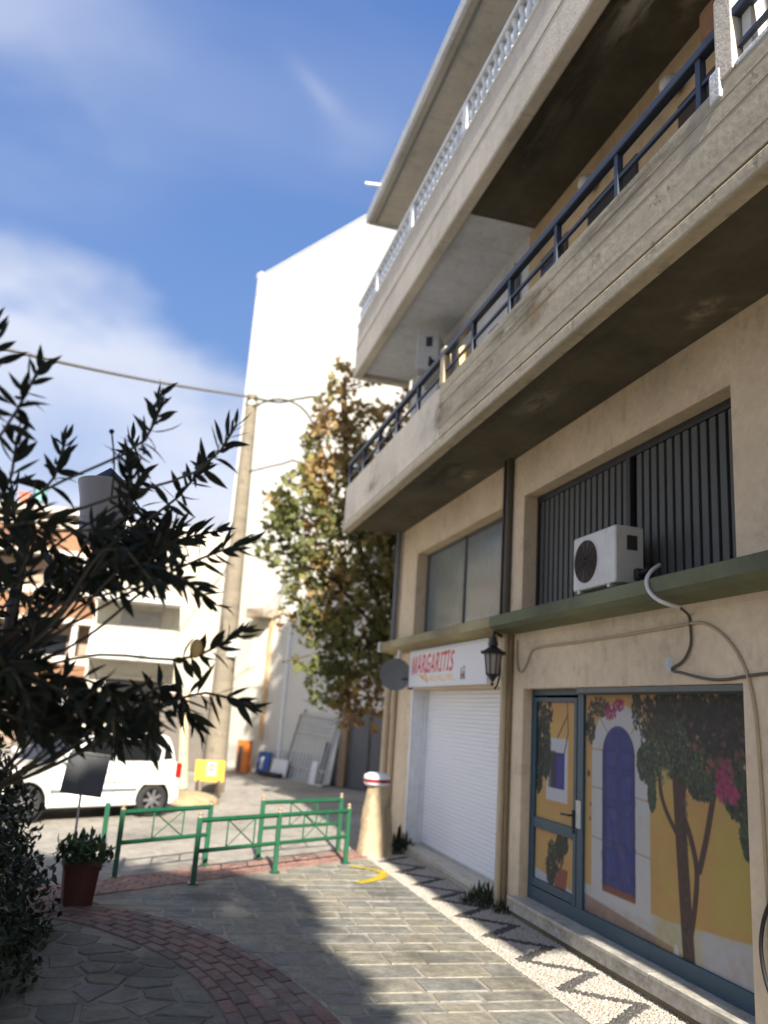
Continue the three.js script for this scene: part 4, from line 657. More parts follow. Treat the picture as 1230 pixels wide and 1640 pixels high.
// ------------------------------------------------------------------ white building and the things leaning on it
const WA = V3(1.94, 0, -29.8), WB = V3(7.6, 0, -19.25), wd = WB.clone().sub(WA).normalize(), wn = V3(-wd.z, 0, wd.x).negate();   // outward normal toward the lane
if (wn.z < 0) wn.negate();
const onW = (t, off = 0) => WA.clone().addScaledVector(wd, t).addScaledVector(wn, off);
{
  const t = thing('white_building', 'tall blank white building with slanting roofline behind the plane tree', 'building');
  const L = WA.distanceTo(WB), ang = Math.atan2(-wd.z, wd.x); const m4 = new THREE.Matrix4().makeRotationY(ang).setPosition(WA);   // local x along the wall, local z = outward or inward
  const back = wn.clone().applyMatrix4(new THREE.Matrix4().makeRotationY(-ang)).z > 0 ? -1 : 1;
  const W = (name, x0, x1, y0, y1, d0, d1, m, r = 0) => mesh(name, bb(x0, x1, y0, y1, -back * d0, -back * d1, r).applyMatrix4(m4), m, t);
  W('wall', 0, L, 0, 18.4, -9, 0, C.whiteWall); W('parapet', -0.04, 0.22, 18.4, 18.62, -9, 0.03, C.whiteWall); W('coping', 0.3, L, 18.4, 18.46, -9, 0.03, C.whitePaint);
  W('base_band', 0.05, L, 0, 0.75, 0, 0.012, M([0.74, 0.74, 0.74], { map: tStain }));
  W('conduit', 3.26, 3.40, 1.0, 4.9, 0, 0.10, M([0.66, 0.46, 0.27], { map: tPaint })); W('hood', 2.5, 3.5, 4.8, 5.1, 0, 0.55, M([0.48, 0.40, 0.32], { map: tStain }), 0.02); W('meter_panel', 2.3, 3.2, 2.6, 4.5, 0, 0.03, M([0.82, 0.78, 0.70], { map: tWhite }));
  W('brown_pier', 7.35, 7.62, 0, 2.05, 0, 0.22, M([0.36, 0.26, 0.17], { map: tStain })); W('metal_door', 7.64, 9.4, 0, 2.05, 0, 0.10, M([0.125, 0.13, 0.14], { rough: 0.6, map: tPaint }), 0.01); W('door_rib', 8.4, 8.46, 0, 2.05, 0.10, 0.13, C.slat);
  for (const [x, y, w, h] of [[6.2, 13.2, 0.5, 0.9], [4.4, 10.6, 0.35, 0.6], [2.1, 15.4, 0.5, 0.3], [7.3, 15.1, 0.3, 1.1], [1.2, 7.3, 0.3, 1.4]]) { const q = new THREE.IcosahedronGeometry(1, 3), p = q.attributes.position; for (let i = 0; i < p.count; i++) { const f = 0.6 + 0.9 * fbm3(p.getX(i) * 1.7 + x, p.getY(i) * 1.7 + y, 3, 3); p.setXYZ(i, x + p.getX(i) * w * f, y + p.getY(i) * h * f, -back * 0.004 + p.getZ(i) * 0.004); } q.computeVertexNormals(); mesh('render_patch', q.applyMatrix4(m4), M([0.59, 0.58, 0.54], { map: tWhite }), t); }
  W('pipe', 4.3, 4.4, 0, 5.2, 0, 0.08, C.whitePaint);
}
{
  const t = thing('leaning_gate', 'wide grey bar gate leaning slanted against the white wall', 'gate', [4.1, 0, -25.75]);
  const O = V3(4.1, 0, -25.75), BL = V3(0, 0, 0), BR = V3(4.72, 0.02, -22.7).sub(O), TR = V3(5.20, 1.78, -23.5).sub(O), TL = V3(4.40, 1.86, -25.15).sub(O);
  const Q = (u, v) => BL.clone().lerp(BR, u).lerp(TL.clone().lerp(TR, u), v).toArray();
  mesh('gate_frame', [bar(Q(0, 0), Q(1, 0), 0.06), bar(Q(0, 1), Q(1, 1), 0.06), bar(Q(0, 0), Q(0, 1), 0.07), bar(Q(1, 0), Q(1, 1), 0.07), bar(Q(0, 0.2), Q(1, 0.2), 0.05), bar(Q(0, 0.72), Q(1, 0.72), 0.05), bar(Q(0, 0.86), Q(1, 0.86), 0.04), bar(Q(0.08, 1), Q(0.08, 1.08), 0.06)], C.galv, t);
  for (let i = 1; i < 11; i++) mesh('gate_bar', bar(Q(i / 11, 0), Q(i / 11, 1), 0.03), C.whitePaint, t);
  // panels and boards against the same wall
  const lean = (name, label, u, w, h, off, m, cat, th = 0.05) => { const a = onW(u, off), o = thing(name, label, cat, [a.x, 0, a.z], Math.atan2(-wd.z, wd.x)); const g = bb(-w / 2, w / 2, 0, h, -th / 2, th / 2, 0.006).rotateX(-0.18 * Math.sign(wn.clone().applyAxisAngle(V3(0, 1, 0), -Math.atan2(-wd.z, wd.x)).z)); mesh('panel', g, m, o); return o; };
  const bs = lean('blue_panel', 'small blue sign panel leaning on the white wall beside the orange cabinet', 3.95, 0.6, 0.66, 0.35, C.blueSign, 'sign panel'); mesh('emblem', bb(-0.1, 0.02, 0.15, 0.5, -0.045, 0.045).rotateX(-0.18), C.whitePaint, bs);
  lean('propped_panel', 'low white panel leaning on the white wall left of the bar gate', 4.75, 0.75, 0.5, 0.32, C.whitePaint, 'panel'); lean('white_slab', 'tall narrow white board leaning right of the bar gate', 7.0, 0.28, 1.8, 0.3, C.whitePaint, 'board'); lean('white_board', 'short white board propped at the right foot of the bar gate', 6.9, 0.24, 0.62, 0.75, C.whitePaint, 'board');
  lean('black_board', 'black board leaning behind the right edge of the bar gate', 6.75, 0.5, 1.5, 0.18, C.black, 'board');
  const a = onW(4.7, 0.55); one('timber_beam', bb(-0.5, 0.5, 0, 0.12, -0.08, 0.08, 0.01).rotateY(Math.atan2(-wd.z, wd.x)).translate(a.x, 0, a.z), C.black, 'dark timber beam lying before the low white panel', 'beam');
}

// ------------------------------------------------------------------ buildings on the left
{
  const t = thing('cream_house', 'low pale cream house with a white balcony behind the white car', 'house', [2.2, 0, -26.2], Math.PI);
  // local x runs left along the wall, local z outward toward the lane
  const m = M([0.66, 0.625, 0.52], { map: tPlaster, bump: bGrain });
  const o = V3(0, 0, 1).applyAxisAngle(V3(0, 1, 0), t.rotation.y), s = o.z > 0 ? 1 : -1;
  const W = (name, x0, x1, y0, y1, d0, d1, mm, p = t) => mesh(name, bb(x0, x1, y0, y1, s * d0, s * d1), mm, p);
  W('wall', 0, 4.2, 0, 7.2, -5, 0, m); W('parapet', -0.05, 4.25, 7.2, 7.32, -5, 0.05, C.whiteWall);
  for (const [x0, x1] of [[1.7, 4.15]]) { const b = W('balcony', x0, x1, 3.05, 3.2, 0.0, 1.0, C.whiteWall); W('parapet', x0, x1, 3.2, 3.85, 0.9, 1.0, C.whiteWall, b); W('end_parapet', x0, x0 + 0.1, 3.2, 3.85, 0, 0.9, C.whiteWall, b); W('end_parapet', x1 - 0.1, x1, 3.2, 3.85, 0, 0.9, C.whiteWall, b); W('upper_slab', x0, x1, 4.75, 4.95, 0, 1.1, C.whiteWall, b); W('door', x0 + 0.5, x0 + 1.7, 3.2, 4.6, 0, 0.03, M([0.40, 0.38, 0.36], { map: tPaint }), b); }
  for (const [x0, x1] of [[1.9, 3.6]]) { const w = W('window', x0, x1, 1.3, 2.5, 0, 0.03, C.darkRoom); W('window_frame', x0 - 0.08, x1 + 0.08, 2.5, 2.6, 0, 0.08, m, w); }
  W('garage_door', 0.4, 2.0, 0, 2.2, 0, 0.03, M([0.16, 0.14, 0.12], { map: tPaint }));
  const a = thing('apartment_building', 'terracotta and white striped apartment building behind the leaves on the left', 'building', [-7.2, 0, -35]);
  mesh('wall', bb(-5, 6.0, 0, 8.2, -6, 0), M([0.40, 0.30, 0.23], { map: tPlaster }), a); mesh('roof', bb(-5.2, 4.7, 8.9, 9.15, -6.2, 0.9), C.concPaint, a);
  for (let f = 0; f < 3; f++) { const y = 7.4 - f * 2.6; const b = mesh('balcony', bb(-5, 5.8, y, y + 0.85, 0.9, 1.05), C.terracotta, a); mesh('white_band', [bb(-5.05, 5.85, y + 0.85, y + 1.15, 0.85, 1.1), bb(-5.05, 5.85, y - 0.2, y, 0, 1.1)], C.concPaint, b); for (let k = 0; k < 4; k++) mesh('window', bb(-4.4 + k * 2.3, -3.2 + k * 2.3, y - 2.2, y - 0.6, 0, 0.04), C.glassDark, a); for (const dx of [-0.7, 3.9]) mesh('balcony_divider', bb(dx, dx + 0.2, y - 2.4, y - 0.2, 0, 1.0), C.whiteWall, b); }
  const k = thing('roof_tank', 'small teal water tank on the roof of the striped apartment building', 'water tank', [-5.35, 9.15, -34.6]);
  mesh('tank', new THREE.CylinderGeometry(0.2, 0.22, 0.6, 14).translate(0, 0.55, 0), M([0.16, 0.42, 0.34], { rough: 0.5 }), k); mesh('stand', [rod([-0.14, 0, 0], [-0.14, 0.3, 0], 0.03), rod([0.14, 0, 0], [0.14, 0.3, 0], 0.03), rod([0, 0, 0.14], [0, 0.3, 0.14], 0.03)], C.galv, k);
  one('roof_chimney', [bb(-6.1, -5.7, 9.15, 9.6, -34.8, -34.4), bb(-6.15, -5.65, 9.6, 9.66, -34.85, -34.35)], M([0.55, 0.22, 0.15], { map: tPlaster }), 'short brick-red chimney left of the teal tank on the roof', 'chimney');
}

// ------------------------------------------------------------------ white hatchback
{
  const t = thing('parked_car', 'white hatchback parked beyond the left barrier, seen from its left side', 'car', [-1.12, -0.018, -15.84], -146.2 * R); t.scale.set(1, 0.95, 1);
  const s = new THREE.Shape(), rW = 0.30, aR = 0.345, wx = [-1.12, 1.22];
  s.moveTo(-1.58, 0.30); s.lineTo(-1.63, 0.55); s.quadraticCurveTo(-1.63, 0.86, -1.55, 0.98); s.lineTo(0.62, 0.96); s.quadraticCurveTo(1.3, 0.92, 1.58, 0.82); s.quadraticCurveTo(1.84, 0.70, 1.86, 0.42); s.lineTo(1.82, 0.24); s.lineTo(wx[1] + aR, 0.22); s.absarc(wx[1], 0.30, aR, -0.23, Math.PI + 0.23, false); s.lineTo(wx[0] + aR, 0.22); s.absarc(wx[0], 0.30, aR, -0.23, Math.PI + 0.23, false); s.lineTo(-1.54, 0.24); s.closePath();
  const ext = (sh, w, b) => new THREE.ExtrudeGeometry(sh, { depth: w - 2 * b, bevelEnabled: true, bevelSize: b, bevelThickness: b, bevelOffset: -b, bevelSegments: 4, curveSegments: 14 }).translate(0, 0, -w / 2 + b);
  mesh('body', ext(s, 1.62, 0.05), C.carPaint, t);
  const gh = new THREE.Shape(); gh.moveTo(-1.56, 0.93); gh.quadraticCurveTo(-1.54, 1.25, -1.42, 1.43); gh.quadraticCurveTo(-1.32, 1.485, -1.1, 1.49); gh.lineTo(-0.25, 1.49); gh.quadraticCurveTo(0.05, 1.47, 0.2, 1.36); gh.lineTo(0.86, 0.93); gh.closePath();
  const gg = ext(gh, 1.52, 0.06); { const p = gg.attributes.position; for (let i = 0; i < p.count; i++) p.setZ(i, p.getZ(i) * mix(1, 0.86, cl01((p.getY(i) - 0.95) / 0.55))); gg.computeVertexNormals(); } mesh('roof_shell', gg, C.carPaint, t);
  const tilt = Math.atan2(0.76 * 0.14, 0.55);
  const pane = (pts, name) => { for (const sd of [-1, 1]) { const sh = new THREE.Shape(); pts.forEach(([x, y], i) => (i ? sh.lineTo(x, y - 0.95) : sh.moveTo(x, y - 0.95))); const g = new THREE.ExtrudeGeometry(sh, { depth: 0.012, bevelEnabled: false }).translate(0, 0, -0.006).rotateX(sd * -tilt * 1).translate(0, 0.95, sd * 0.765); mesh(name, g, C.glassDark, t); } };
  pane([[-1.18, 1.0], [-0.32, 1.0], [-0.32, 1.40], [-1.08, 1.40], [-1.24, 1.2]], 'side_window'); pane([[-0.26, 1.0], [0.66, 1.0], [0.12, 1.36], [-0.02, 1.40], [-0.26, 1.40]], 'side_window'); pane([[-1.47, 1.04], [-1.27, 1.02], [-1.30, 1.2], [-1.38, 1.32]], 'quarter_window');
  mesh('windscreen', bb(-0.36, 0.36, -0.006, 0.006, -0.62, 0.62).rotateZ(-0.577).translate(0.56, 1.145, 0), C.glassDark, t); mesh('rear_window', bb(-0.006, 0.006, -0.18, 0.18, -0.58, 0.58).rotateZ(-0.35).translate(-1.535, 1.22, 0), C.glassDark, t);
  for (const x of wx) for (const sd of [-1, 1]) { const w = mesh('wheel', new THREE.TorusGeometry(0.235, 0.078, 10, 32).scale(1, 1, 1.25).translate(x, 0.30, sd * 0.70), C.tyre, t); mesh('rim', [new THREE.CylinderGeometry(0.205, 0.205, 0.1, 28, 1, true).rotateX(Math.PI / 2).translate(x, 0.30, sd * 0.72), new THREE.CylinderGeometry(0.05, 0.05, 0.04, 12).rotateX(Math.PI / 2).translate(x, 0.30, sd * 0.76), ...Array.from({ length: 7 }, (_, i) => { const a = i / 7 * 6.283; return bar([x + Math.cos(a) * 0.03, 0.30 + Math.sin(a) * 0.03, sd * 0.76], [x + Math.cos(a) * 0.2, 0.30 + Math.sin(a) * 0.2, sd * 0.75], 0.05, 0.03); })], C.rim, w); mesh('brake', new THREE.CylinderGeometry(0.2, 0.2, 0.03, 20).rotateX(Math.PI / 2).translate(x, 0.30, sd * 0.66), C.black, w); mesh('wheel_well', new THREE.CylinderGeometry(0.343, 0.343, 0.3, 24, 1, true).rotateX(Math.PI / 2).translate(x, 0.30, sd * 0.63), C.black, t); }
  mesh('underbody', bb(-1.5, 1.75, 0.17, 0.5, -0.62, 0.62), C.black, t);
  for (const sd of [-1, 1]) { mesh('tail_light', bb(-1.655, -1.50, 0.68, 0.97, sd * 0.62, sd * 0.815, 0.03), C.tail, t); mesh('side_moulding', bb(-0.75, 0.85, 0.47, 0.53, sd * 0.808, sd * 0.82, 0.005), C.grey, t); mesh('door_seam', [bb(-0.30, -0.29, 0.32, 0.95, sd * 0.806, sd * 0.8125), bb(0.80, 0.81, 0.32, 0.93, sd * 0.806, sd * 0.8125)], C.slat, t); mesh('door_handle', [bb(-0.24, -0.08, 0.80, 0.825, sd * 0.81, sd * 0.84, 0.008), bb(-1.16, -1.0, 0.80, 0.825, sd * 0.81, sd * 0.84, 0.008)], C.carPaint, t); mesh('mirror', bb(0.62, 0.74, 0.98, 1.10, sd * 0.80, sd * 0.98, 0.04), C.carPaint, t); mesh('headlight', bb(1.55, 1.83, 0.60, 0.76, sd * 0.5, sd * 0.78, 0.05), M([0.6, 0.6, 0.6], { rough: 0.1 }), t); }
  mesh('bumper', [bb(-1.68, -1.5, 0.28, 0.50, -0.79, 0.79, 0.06), bb(1.68, 1.9, 0.24, 0.46, -0.79, 0.79, 0.06)], C.carPaint, t);
}

// ------------------------------------------------------------------ street lamp in the leaves
{
  const t = thing('street_lamp', 'black street lamp with hooked arm and grey bell shade among the oleander leaves', 'street lamp', [-0.84, 0, -5.05]);
  mesh('post', [rod([0, 0, 0], [0, 0.6, 0], 0.07, 0.05), rod([0, 0.6, 0], [0.02, 2.9, 0], 0.04, 0.03), new THREE.SphereGeometry(0.045, 12, 8).translate(0.02, 2.93, 0)], C.black, t);
  mesh('arm', tube([[0.02, 2.9, 0], [0.1, 2.86, 0.02], [0.16, 2.76, 0.03], [0.26, 2.69, 0.04], [0.38, 2.69, 0.05], [0.43, 2.76, 0.05], [0.43, 2.86, 0.05]], 0.02, 40), C.black, t);
  const pf = [[0.05, 0], [0.10, 0.02], [0.125, 0.08], [0.135, 0.18], [0.15, 0.28], [0.175, 0.38], [0.17, 0.385], [0.03, 0.39]].map(([a, b]) => new THREE.Vector2(a, b));
  mesh('shade', new THREE.LatheGeometry(pf, 28).translate(0.43, 2.86, 0.05), M([0.24, 0.235, 0.25], { rough: 0.4 }), t); mesh('shade_cap', [new THREE.ConeGeometry(0.12, 0.10, 16).translate(0.43, 3.295, 0.05), new THREE.CylinderGeometry(0.055, 0.05, 0.03, 12).translate(0.43, 2.855, 0.05)], C.black, t);
}

// ------------------------------------------------------------------ oleander in front on the left
{
  const t = thing('oleander', 'tall dark oleander with long narrow leaves reaching in from the left', 'shrub', [-0.95, 0, -3.25]);
  const O = V3(-0.95, 0, -3.25);
  const tips = [[-0.12, 3.23, -3.3, 82], [0.2, 3.17, -3.35, 62], [0.3, 2.68, -3.4, 28], [0.31, 2.3, -3.3, 33], [0.39, 2.02, -3.4, -8], [-0.56, 3.18, -3.1, 76], [0.1, 3.07, -3.6, 64], [-0.23, 3.14, -3.7, 105],
    [0.08, 2.46, -3.2, -12], [0.21, 2.42, -3.5, -22], [-0.04, 2.42, -3.1, -40], [0.02, 1.84, -3.3, -78], [0.2, 1.91, -3.5, -48], [-0.11, 1.85, -3.2, -76], [-0.26, 1.9, -3.3, -60], [-0.37, 1.9, -3.1, -60],
    [-0.47, 3.01, -3.4, 83], [-0.61, 2.94, -3.2, 86], [-0.67, 2.83, -3.6, 100], [-0.47, 2.55, -3.1, 70], [-0.25, 2.44, -3.4, 5], [-0.42, 2.12, -3.2, 8],
    [-0.52, 2.12, -3.5, 10], [0.03, 2.71, -3.6, 20], [0.19, 2.79, -3.8, 20], [-0.12, 2.72, -3.7, 50], [-0.74, 3.33, -3.1, 92], [-0.42, 1.95, -3.7, -50], [-0.25, 1.92, -3.8, -50],
    [-0.58, 1.8, -3.4, -80], [-0.45, 2.3, -3.3, 80], [-0.09, 2.01, -3.4, -18], [-0.26, 2.0, -3.1, -22], [-0.66, 1.6, -3.3, -80], [-0.05, 2.65, -3.25, 72], [-0.2, 2.89, -3.2, 95], [-0.38, 2.43, -3.5, 45]];
  const r = mulberry(12); const all = [];
  for (const a of tips) all.push([V3(a[0], a[1], a[2]), a[3] * R]);
  for (let i = 0; i < 26; i++) { const u = Math.pow(r(), 1.6), x = -0.98 + u * 0.72, y = 1.55 + Math.min(0.5, Math.max(0, u - 0.2) * 1.6) + r() * (0.75 - u * 0.2), z = -2.95 - r() * 1.1; all.push([V3(x, y, z), (r() * 120 - 40) * R]); }
  for (let i = 0; i < 26; i++) { const p = V3(rr(-0.42, 0.04), rr(2.44, 2.80), -3.25 - r() * 0.7), a = (r() * 100 - 55) * R; if (p.x < -0.14 && p.y > 2.52) continue; all.push([p, a]); }
  for (let i = 0; i < 12; i++) all.push([V3(rr(-0.45, 0.12), rr(1.86, 2.0), -3.2 - r() * 0.6), (r() * 60 - 40) * R]);
  for (let i = 0; i < 9; i++) all.push([V3(rr(-0.80, -0.46), rr(1.35, 1.62), -2.9 - r() * 0.5), (r() * 60 - 80) * R]);
  for (let i = 0; i < 16; i++) all.push([V3(rr(-1.0, -0.52), rr(1.5, 2.5), -3.0 - r() * 0.8), (r() * 180 - 90) * R]);
  const stems = [], leaves = []; const q = new THREE.Quaternion(), up = V3(0, 1, 0);
  const cut = (v) => v.clone().sub(O);
  const hubs = [V3(-0.86, 1.7, -3.2), V3(-0.72, 1.95, -3.35), V3(-0.9, 2.15, -3.1), V3(-0.62, 1.6, -3.45)];
  hubs.forEach((h, i) => stems.push(tube([V3(-0.95 + i * 0.04, 0, -3.25 + i * 0.03), V3(-0.99 + i * 0.05, 0.8, -3.2 - i * 0.03), h].map(cut), 0.042 - i * 0.005, 12)));
  for (const [tip, ang] of all) {
    let h = hubs[0]; for (const k of hubs) if (k.distanceTo(tip) < h.distanceTo(tip)) h = k;
    const dir = V3(Math.cos(ang), Math.sin(ang), (r() - 0.5) * 0.5).normalize();
    const cv = new THREE.CatmullRomCurve3([h, h.clone().lerp(tip, 0.45).add(V3(0, 0.05, 0)), tip.clone().addScaledVector(dir, -0.22), tip.clone()].map(cut));
    stems.push(new THREE.TubeGeometry(cv, 12, 0.006, 5, false));
    const len = cv.getLength(), run = Math.min(0.24 + 0.14 * r(), len * 0.6), nW = Math.round(run / 0.036); let tw = r() * 6;
    for (let k = 0; k <= nW; k++) {
      const s = 1 - (k * 0.036 + 0.012 * (r() - 0.5)) / len, p = cv.getPointAt(cl01(s)), tg = cv.getTangentAt(cl01(s)); tw += 0.7 + 0.9 * r();
      for (let j = 0; j < 3; j++) {
        if (r() < 0.14) continue;
        const az = tw + j * 2.094 + (r() - 0.5) * 0.5, open = mix(0.35, 1.25, Math.min(1, k / nW + r() * 0.25)), side = V3(Math.cos(az), 0, Math.sin(az)).applyQuaternion(q.setFromUnitVectors(up, tg));
        const d = tg.clone().multiplyScalar(Math.cos(open)).addScaledVector(side, Math.sin(open)); d.y -= (0.1 + 0.5 * r()) * (k / nW); d.x += (r() - 0.5) * 0.25; d.normalize();
        const qq = new THREE.Quaternion().setFromUnitVectors(up, d); qq.multiply(new THREE.Quaternion().setFromAxisAngle(up, r() * 6.283));
        leaves.push([p.clone(), qq, (0.085 + 0.06 * r()) * (k < 2 ? 0.72 : 1), Math.floor(r() * 3)]);
      }
    }
  }
  mesh('stem', stems, M([0.06, 0.055, 0.04], { rough: 0.9 }), t);
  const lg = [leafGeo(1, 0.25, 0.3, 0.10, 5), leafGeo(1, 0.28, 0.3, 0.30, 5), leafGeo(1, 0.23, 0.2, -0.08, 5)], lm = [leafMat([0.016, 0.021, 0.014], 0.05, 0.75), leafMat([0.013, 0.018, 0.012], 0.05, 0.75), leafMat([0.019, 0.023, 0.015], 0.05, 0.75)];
  leaves.sort((a, b) => b[0].x - a[0].x);                             // the outermost leaves stand free against the sky
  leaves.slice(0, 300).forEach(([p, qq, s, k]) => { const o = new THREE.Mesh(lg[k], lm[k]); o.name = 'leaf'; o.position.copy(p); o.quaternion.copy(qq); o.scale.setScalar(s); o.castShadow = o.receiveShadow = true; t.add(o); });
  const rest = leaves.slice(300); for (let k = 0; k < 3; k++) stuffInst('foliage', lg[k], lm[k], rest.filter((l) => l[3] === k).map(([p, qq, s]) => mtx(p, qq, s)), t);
  // flower stalk with buds, and one dry pod
  const base = cut(V3(-0.26, 2.8, -3.4)), top = cut(V3(-0.30, 3.08, -3.42)); mesh('flower_stalk', [tube([base, base.clone().lerp(top, 0.5).add(V3(0.01, 0, 0)), top], 0.004, 8, 5), tube([base.clone().lerp(top, 0.5), base.clone().lerp(top, 0.7).add(V3(0.045, 0.02, 0))], 0.003, 4, 5), new THREE.SphereGeometry(0.011, 8, 6).translate(top.x, top.y, top.z), new THREE.SphereGeometry(0.01, 8, 6).scale(1, 1.6, 1).translate(base.x + 0.03, mix(base.y, top.y, 0.72), base.z)], lm[0], t);
  const pod = cut(V3(0.14, 2.215, -3.25)); mesh('dry_pod', new THREE.SphereGeometry(0.03, 12, 9).scale(0.8, 1.25, 0.8).translate(pod.x, pod.y, pod.z), M([0.42, 0.30, 0.12], { rough: 0.8 }), t);
}

// ------------------------------------------------------------------ leafy crowns
function crown(t, clumps, n, size, geo, m, colFn, seed, name = 'crown', thr) {
  const r = mulberry(seed), ms = [], cs = [], tot = clumps.reduce((a, c) => a + c[3] ** 2.4, 0);
  for (const c of clumps) { const k = Math.round(n * c[3] ** 2.4 / tot);
    for (let i = 0; i < k; i++) { let v; do v = V3(r() * 2 - 1, r() * 2 - 1, r() * 2 - 1); while (v.length() > 1); v.multiplyScalar(Math.pow(v.length(), -0.45)); const p = V3(c[0] + v.x * c[3] * (c[4] || 1), c[1] + v.y * c[3] * (c[5] || 1), c[2] + v.z * c[3]); if (fbm3(p.x * 1.6, p.y * 1.6, p.z * 1.6, 2) < (thr ?? 0.40)) continue;
      ms.push(mtx(p, qEuler(r() * 3 - 0.6, r() * 6.283, r() * 2 - 1), size * (0.65 + 0.6 * r()))); cs.push(colFn(r, p)); } }
  return stuffInst(name, geo, m, ms, t, cs);
}
function palmateLeaf() {                                                // broad five-lobed leaf
  const pos = [0, 0.25, 0], idx = [], pts = [[0, -0.1], [0.16, 0.02], [0.42, 0.0], [0.28, 0.25], [0.5, 0.45], [0.22, 0.48], [0.0, 0.95], [-0.22, 0.48], [-0.5, 0.45], [-0.28, 0.25], [-0.42, 0.0], [-0.16, 0.02]];
  pts.forEach(([x, y]) => pos.push(x, y, Math.abs(x) * 0.22 - 0.12 * y * y)); for (let i = 1; i <= 12; i++) idx.push(0, i, i % 12 + 1);
  const g = new THREE.BufferGeometry(); g.setAttribute('position', new THREE.Float32BufferAttribute(pos, 3)); g.setIndex(idx); g.computeVertexNormals(); g.setAttribute('uv', new THREE.BufferAttribute(new Float32Array(26), 2)); return g;
}
{
  const t = thing('plane_tree', 'plane tree with brown-green autumn leaves between the corner building and white wall', 'tree', [5.35, 0, -17.8]);
  const K = (x, y, z, r, sx, sy) => [x - 5.35, y, z + 17.8, r, sx, sy];
  const cl = [K(3.3, 9.3, -17.2, 0.42, 0.8, 1.5), K(3.25, 8.5, -17.2, 0.62), K(3.2, 7.7, -17.1, 0.75), K(4.2, 8.3, -17.5, 0.75), K(4.9, 7.6, -17.6, 0.9), K(3.4, 6.7, -17, 0.85), K(2.55, 6.35, -16.8, 0.62), K(1.95, 6.0, -16.6, 0.45), K(1.85, 5.2, -16.6, 0.3), K(2.3, 5.6, -16.7, 0.5), K(2.9, 6.9, -17, 0.5), K(4.4, 6.6, -17.4, 1.0), K(2.9, 5.6, -16.8, 0.85), K(2.3, 5.0, -16.7, 0.45), K(3.6, 5.3, -17, 1.0), K(4.6, 5.2, -17.4, 1.1), K(3.1, 4.4, -16.8, 0.85), K(2.6, 3.8, -16.8, 0.4), K(3.9, 4.1, -17.1, 0.95), K(4.9, 4.0, -17.4, 1.0), K(3.4, 3.4, -16.9, 0.7), K(4.3, 3.1, -17.1, 0.9), K(4.9, 2.7, -17.4, 0.85), K(4.2, 2.3, -17.1, 0.55), K(3.45, 2.5, -16.9, 0.5), K(3.9, 2.0, -17, 0.4), K(3.0, 3.0, -16.8, 0.35), K(4.6, 1.95, -17.2, 0.4), K(5.6, 6.0, -17.8, 1.1), K(5.4, 9.0, -17.6, 0.8), K(4.0, 9.9, -17.4, 0.4, 1, 1.4)];
  crown(t, cl, 13500, 0.18, palmateLeaf(), leafMat([1, 1, 1], 0.35, 0.7), (r, p) => { const k = 0.7 + 0.5 * r(), b = fbm3(p.x * 0.9 + 5, p.y * 0.9, p.z, 3) + (r() - 0.5) * 0.18; return b > 0.53 ? new THREE.Color().setRGB(0.34 * k, 0.225 * k, 0.085 * k) : b > 0.42 ? new THREE.Color().setRGB(0.27 * k, 0.235 * k, 0.075 * k) : new THREE.Color().setRGB(0.15 * k, 0.165 * k, 0.05 * k); }, 44, 'crown', 0.43);
  mesh('trunk', [rod([0, -0.05, 0], [-0.12, 2.4, 0.1], 0.15, 0.12, 12), tube([[-0.12, 2.3, 0.1], [-0.7, 4.2, 0.3], [-1.6, 6.2, 0.6], [-2.05, 9.2, 0.6]], 0.07, 20), tube([[-0.12, 2.3, 0.1], [-0.4, 4.4, 0.1], [-0.6, 6.6, 0], [-0.7, 8.6, 0]], 0.065, 20), tube([[-0.5, 3.6, 0.2], [-1.8, 4.6, 0.8], [-3.1, 5.9, 1.1]], 0.028, 12), tube([[-0.3, 3.0, 0.2], [-1.5, 3.3, 0.8], [-2.9, 2.9, 1.1]], 0.02, 12)], C.bark, t);
}
const smallLeaf = leafGeo(1, 0.55, 0.2, 0.1, 2);
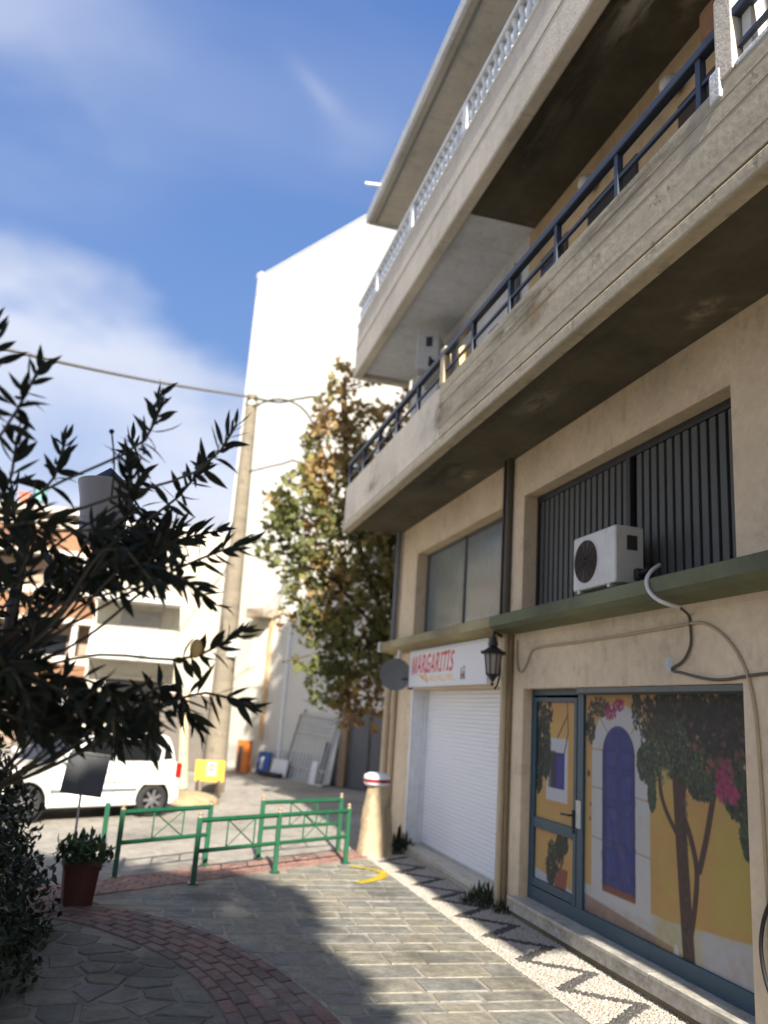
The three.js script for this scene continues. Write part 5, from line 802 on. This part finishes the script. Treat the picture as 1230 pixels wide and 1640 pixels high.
{
  // trees behind the photographer, whose shade lies over the plaza
  const t = thing('shade_tree', 'broad leafy tree standing behind the viewer, shading the left of the plaza', 'tree', [-1.5, 0, 3.1]);
  const K = (x, y, z, r) => [x + 1.5, y, z - 3.1, r];
  const cl = [K(0.1, 7.4, 3.0, 1.1), K(0.3, 5.9, 3.0, 1.05), K(0.42, 4.7, 2.9, 0.95), K(-1.2, 7.6, 3.2, 1.3), K(-2.6, 7.6, 3.2, 1.6), K(-1.2, 5.8, 3, 1.5), K(-2.8, 5.5, 3, 1.7), K(-0.6, 4.3, 3, 1.25), K(-2.2, 3.9, 3, 1.5), K(-4.4, 7.0, 3.2, 1.8), K(-4.6, 5.0, 3, 1.8), K(-0.1, 3.4, 2.8, 0.9), K(-3.9, 3.4, 3, 1.4), K(-5.9, 6.2, 3.2, 1.6)];
  crown(t, cl, 42000, 0.28, smallLeaf, leafMat([1, 1, 1], 0.12), (r) => { const k = 0.6 + 0.7 * r(); return new THREE.Color().setRGB(0.04 * k, 0.065 * k, 0.025 * k); }, 91, 'crown', 0.22);
  mesh('trunk', [rod([0, -0.05, 0], [0.1, 2.8, 0], 0.2, 0.15, 12), tube([[0.1, 2.7, 0], [0.6, 4.5, 0], [1.5, 7.2, 0]], 0.08, 14), tube([[0.1, 2.7, 0], [-0.8, 4.8, 0], [-1.6, 7.4, 0]], 0.09, 14), tube([[0.1, 2.7, 0], [-1.6, 4.2, 0], [-3.6, 6.4, 0]], 0.08, 14)], C.bark, t);
}
function bush(label, pos, clumps, n, size, rgb, seed) {
  const t = thing('low_bush', label, 'bush', pos, 0, 'dark bushes along the left edge');
  crown(t, clumps, n, size, smallLeaf, leafMat([1, 1, 1], 0.2), (r) => { const k = 0.5 + 0.9 * r(); return new THREE.Color().setRGB(rgb[0] * k, rgb[1] * k, rgb[2] * k); }, seed, 'foliage', 0.3);
  mesh('stem', Array.from({ length: 9 }, (_, i) => rod([rr(-0.1, 0.1), 0, rr(-0.1, 0.1)], [rr(-0.5, 0.5), rr(0.5, 0.9), rr(-0.4, 0.4)], 0.012, 0.005, 5)), C.bark, t);
}
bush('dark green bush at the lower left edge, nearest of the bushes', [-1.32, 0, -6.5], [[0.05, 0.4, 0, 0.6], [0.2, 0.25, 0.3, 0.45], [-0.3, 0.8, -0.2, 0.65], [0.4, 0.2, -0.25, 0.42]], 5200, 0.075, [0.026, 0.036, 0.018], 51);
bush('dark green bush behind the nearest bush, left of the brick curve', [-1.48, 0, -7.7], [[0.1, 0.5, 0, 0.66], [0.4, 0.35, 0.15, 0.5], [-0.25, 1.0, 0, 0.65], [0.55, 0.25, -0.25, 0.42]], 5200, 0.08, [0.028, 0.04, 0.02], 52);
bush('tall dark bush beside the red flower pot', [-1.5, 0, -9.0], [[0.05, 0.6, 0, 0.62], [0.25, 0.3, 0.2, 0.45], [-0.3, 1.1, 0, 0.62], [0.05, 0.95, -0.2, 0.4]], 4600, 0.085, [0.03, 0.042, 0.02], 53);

renderer.render(scene, camera);
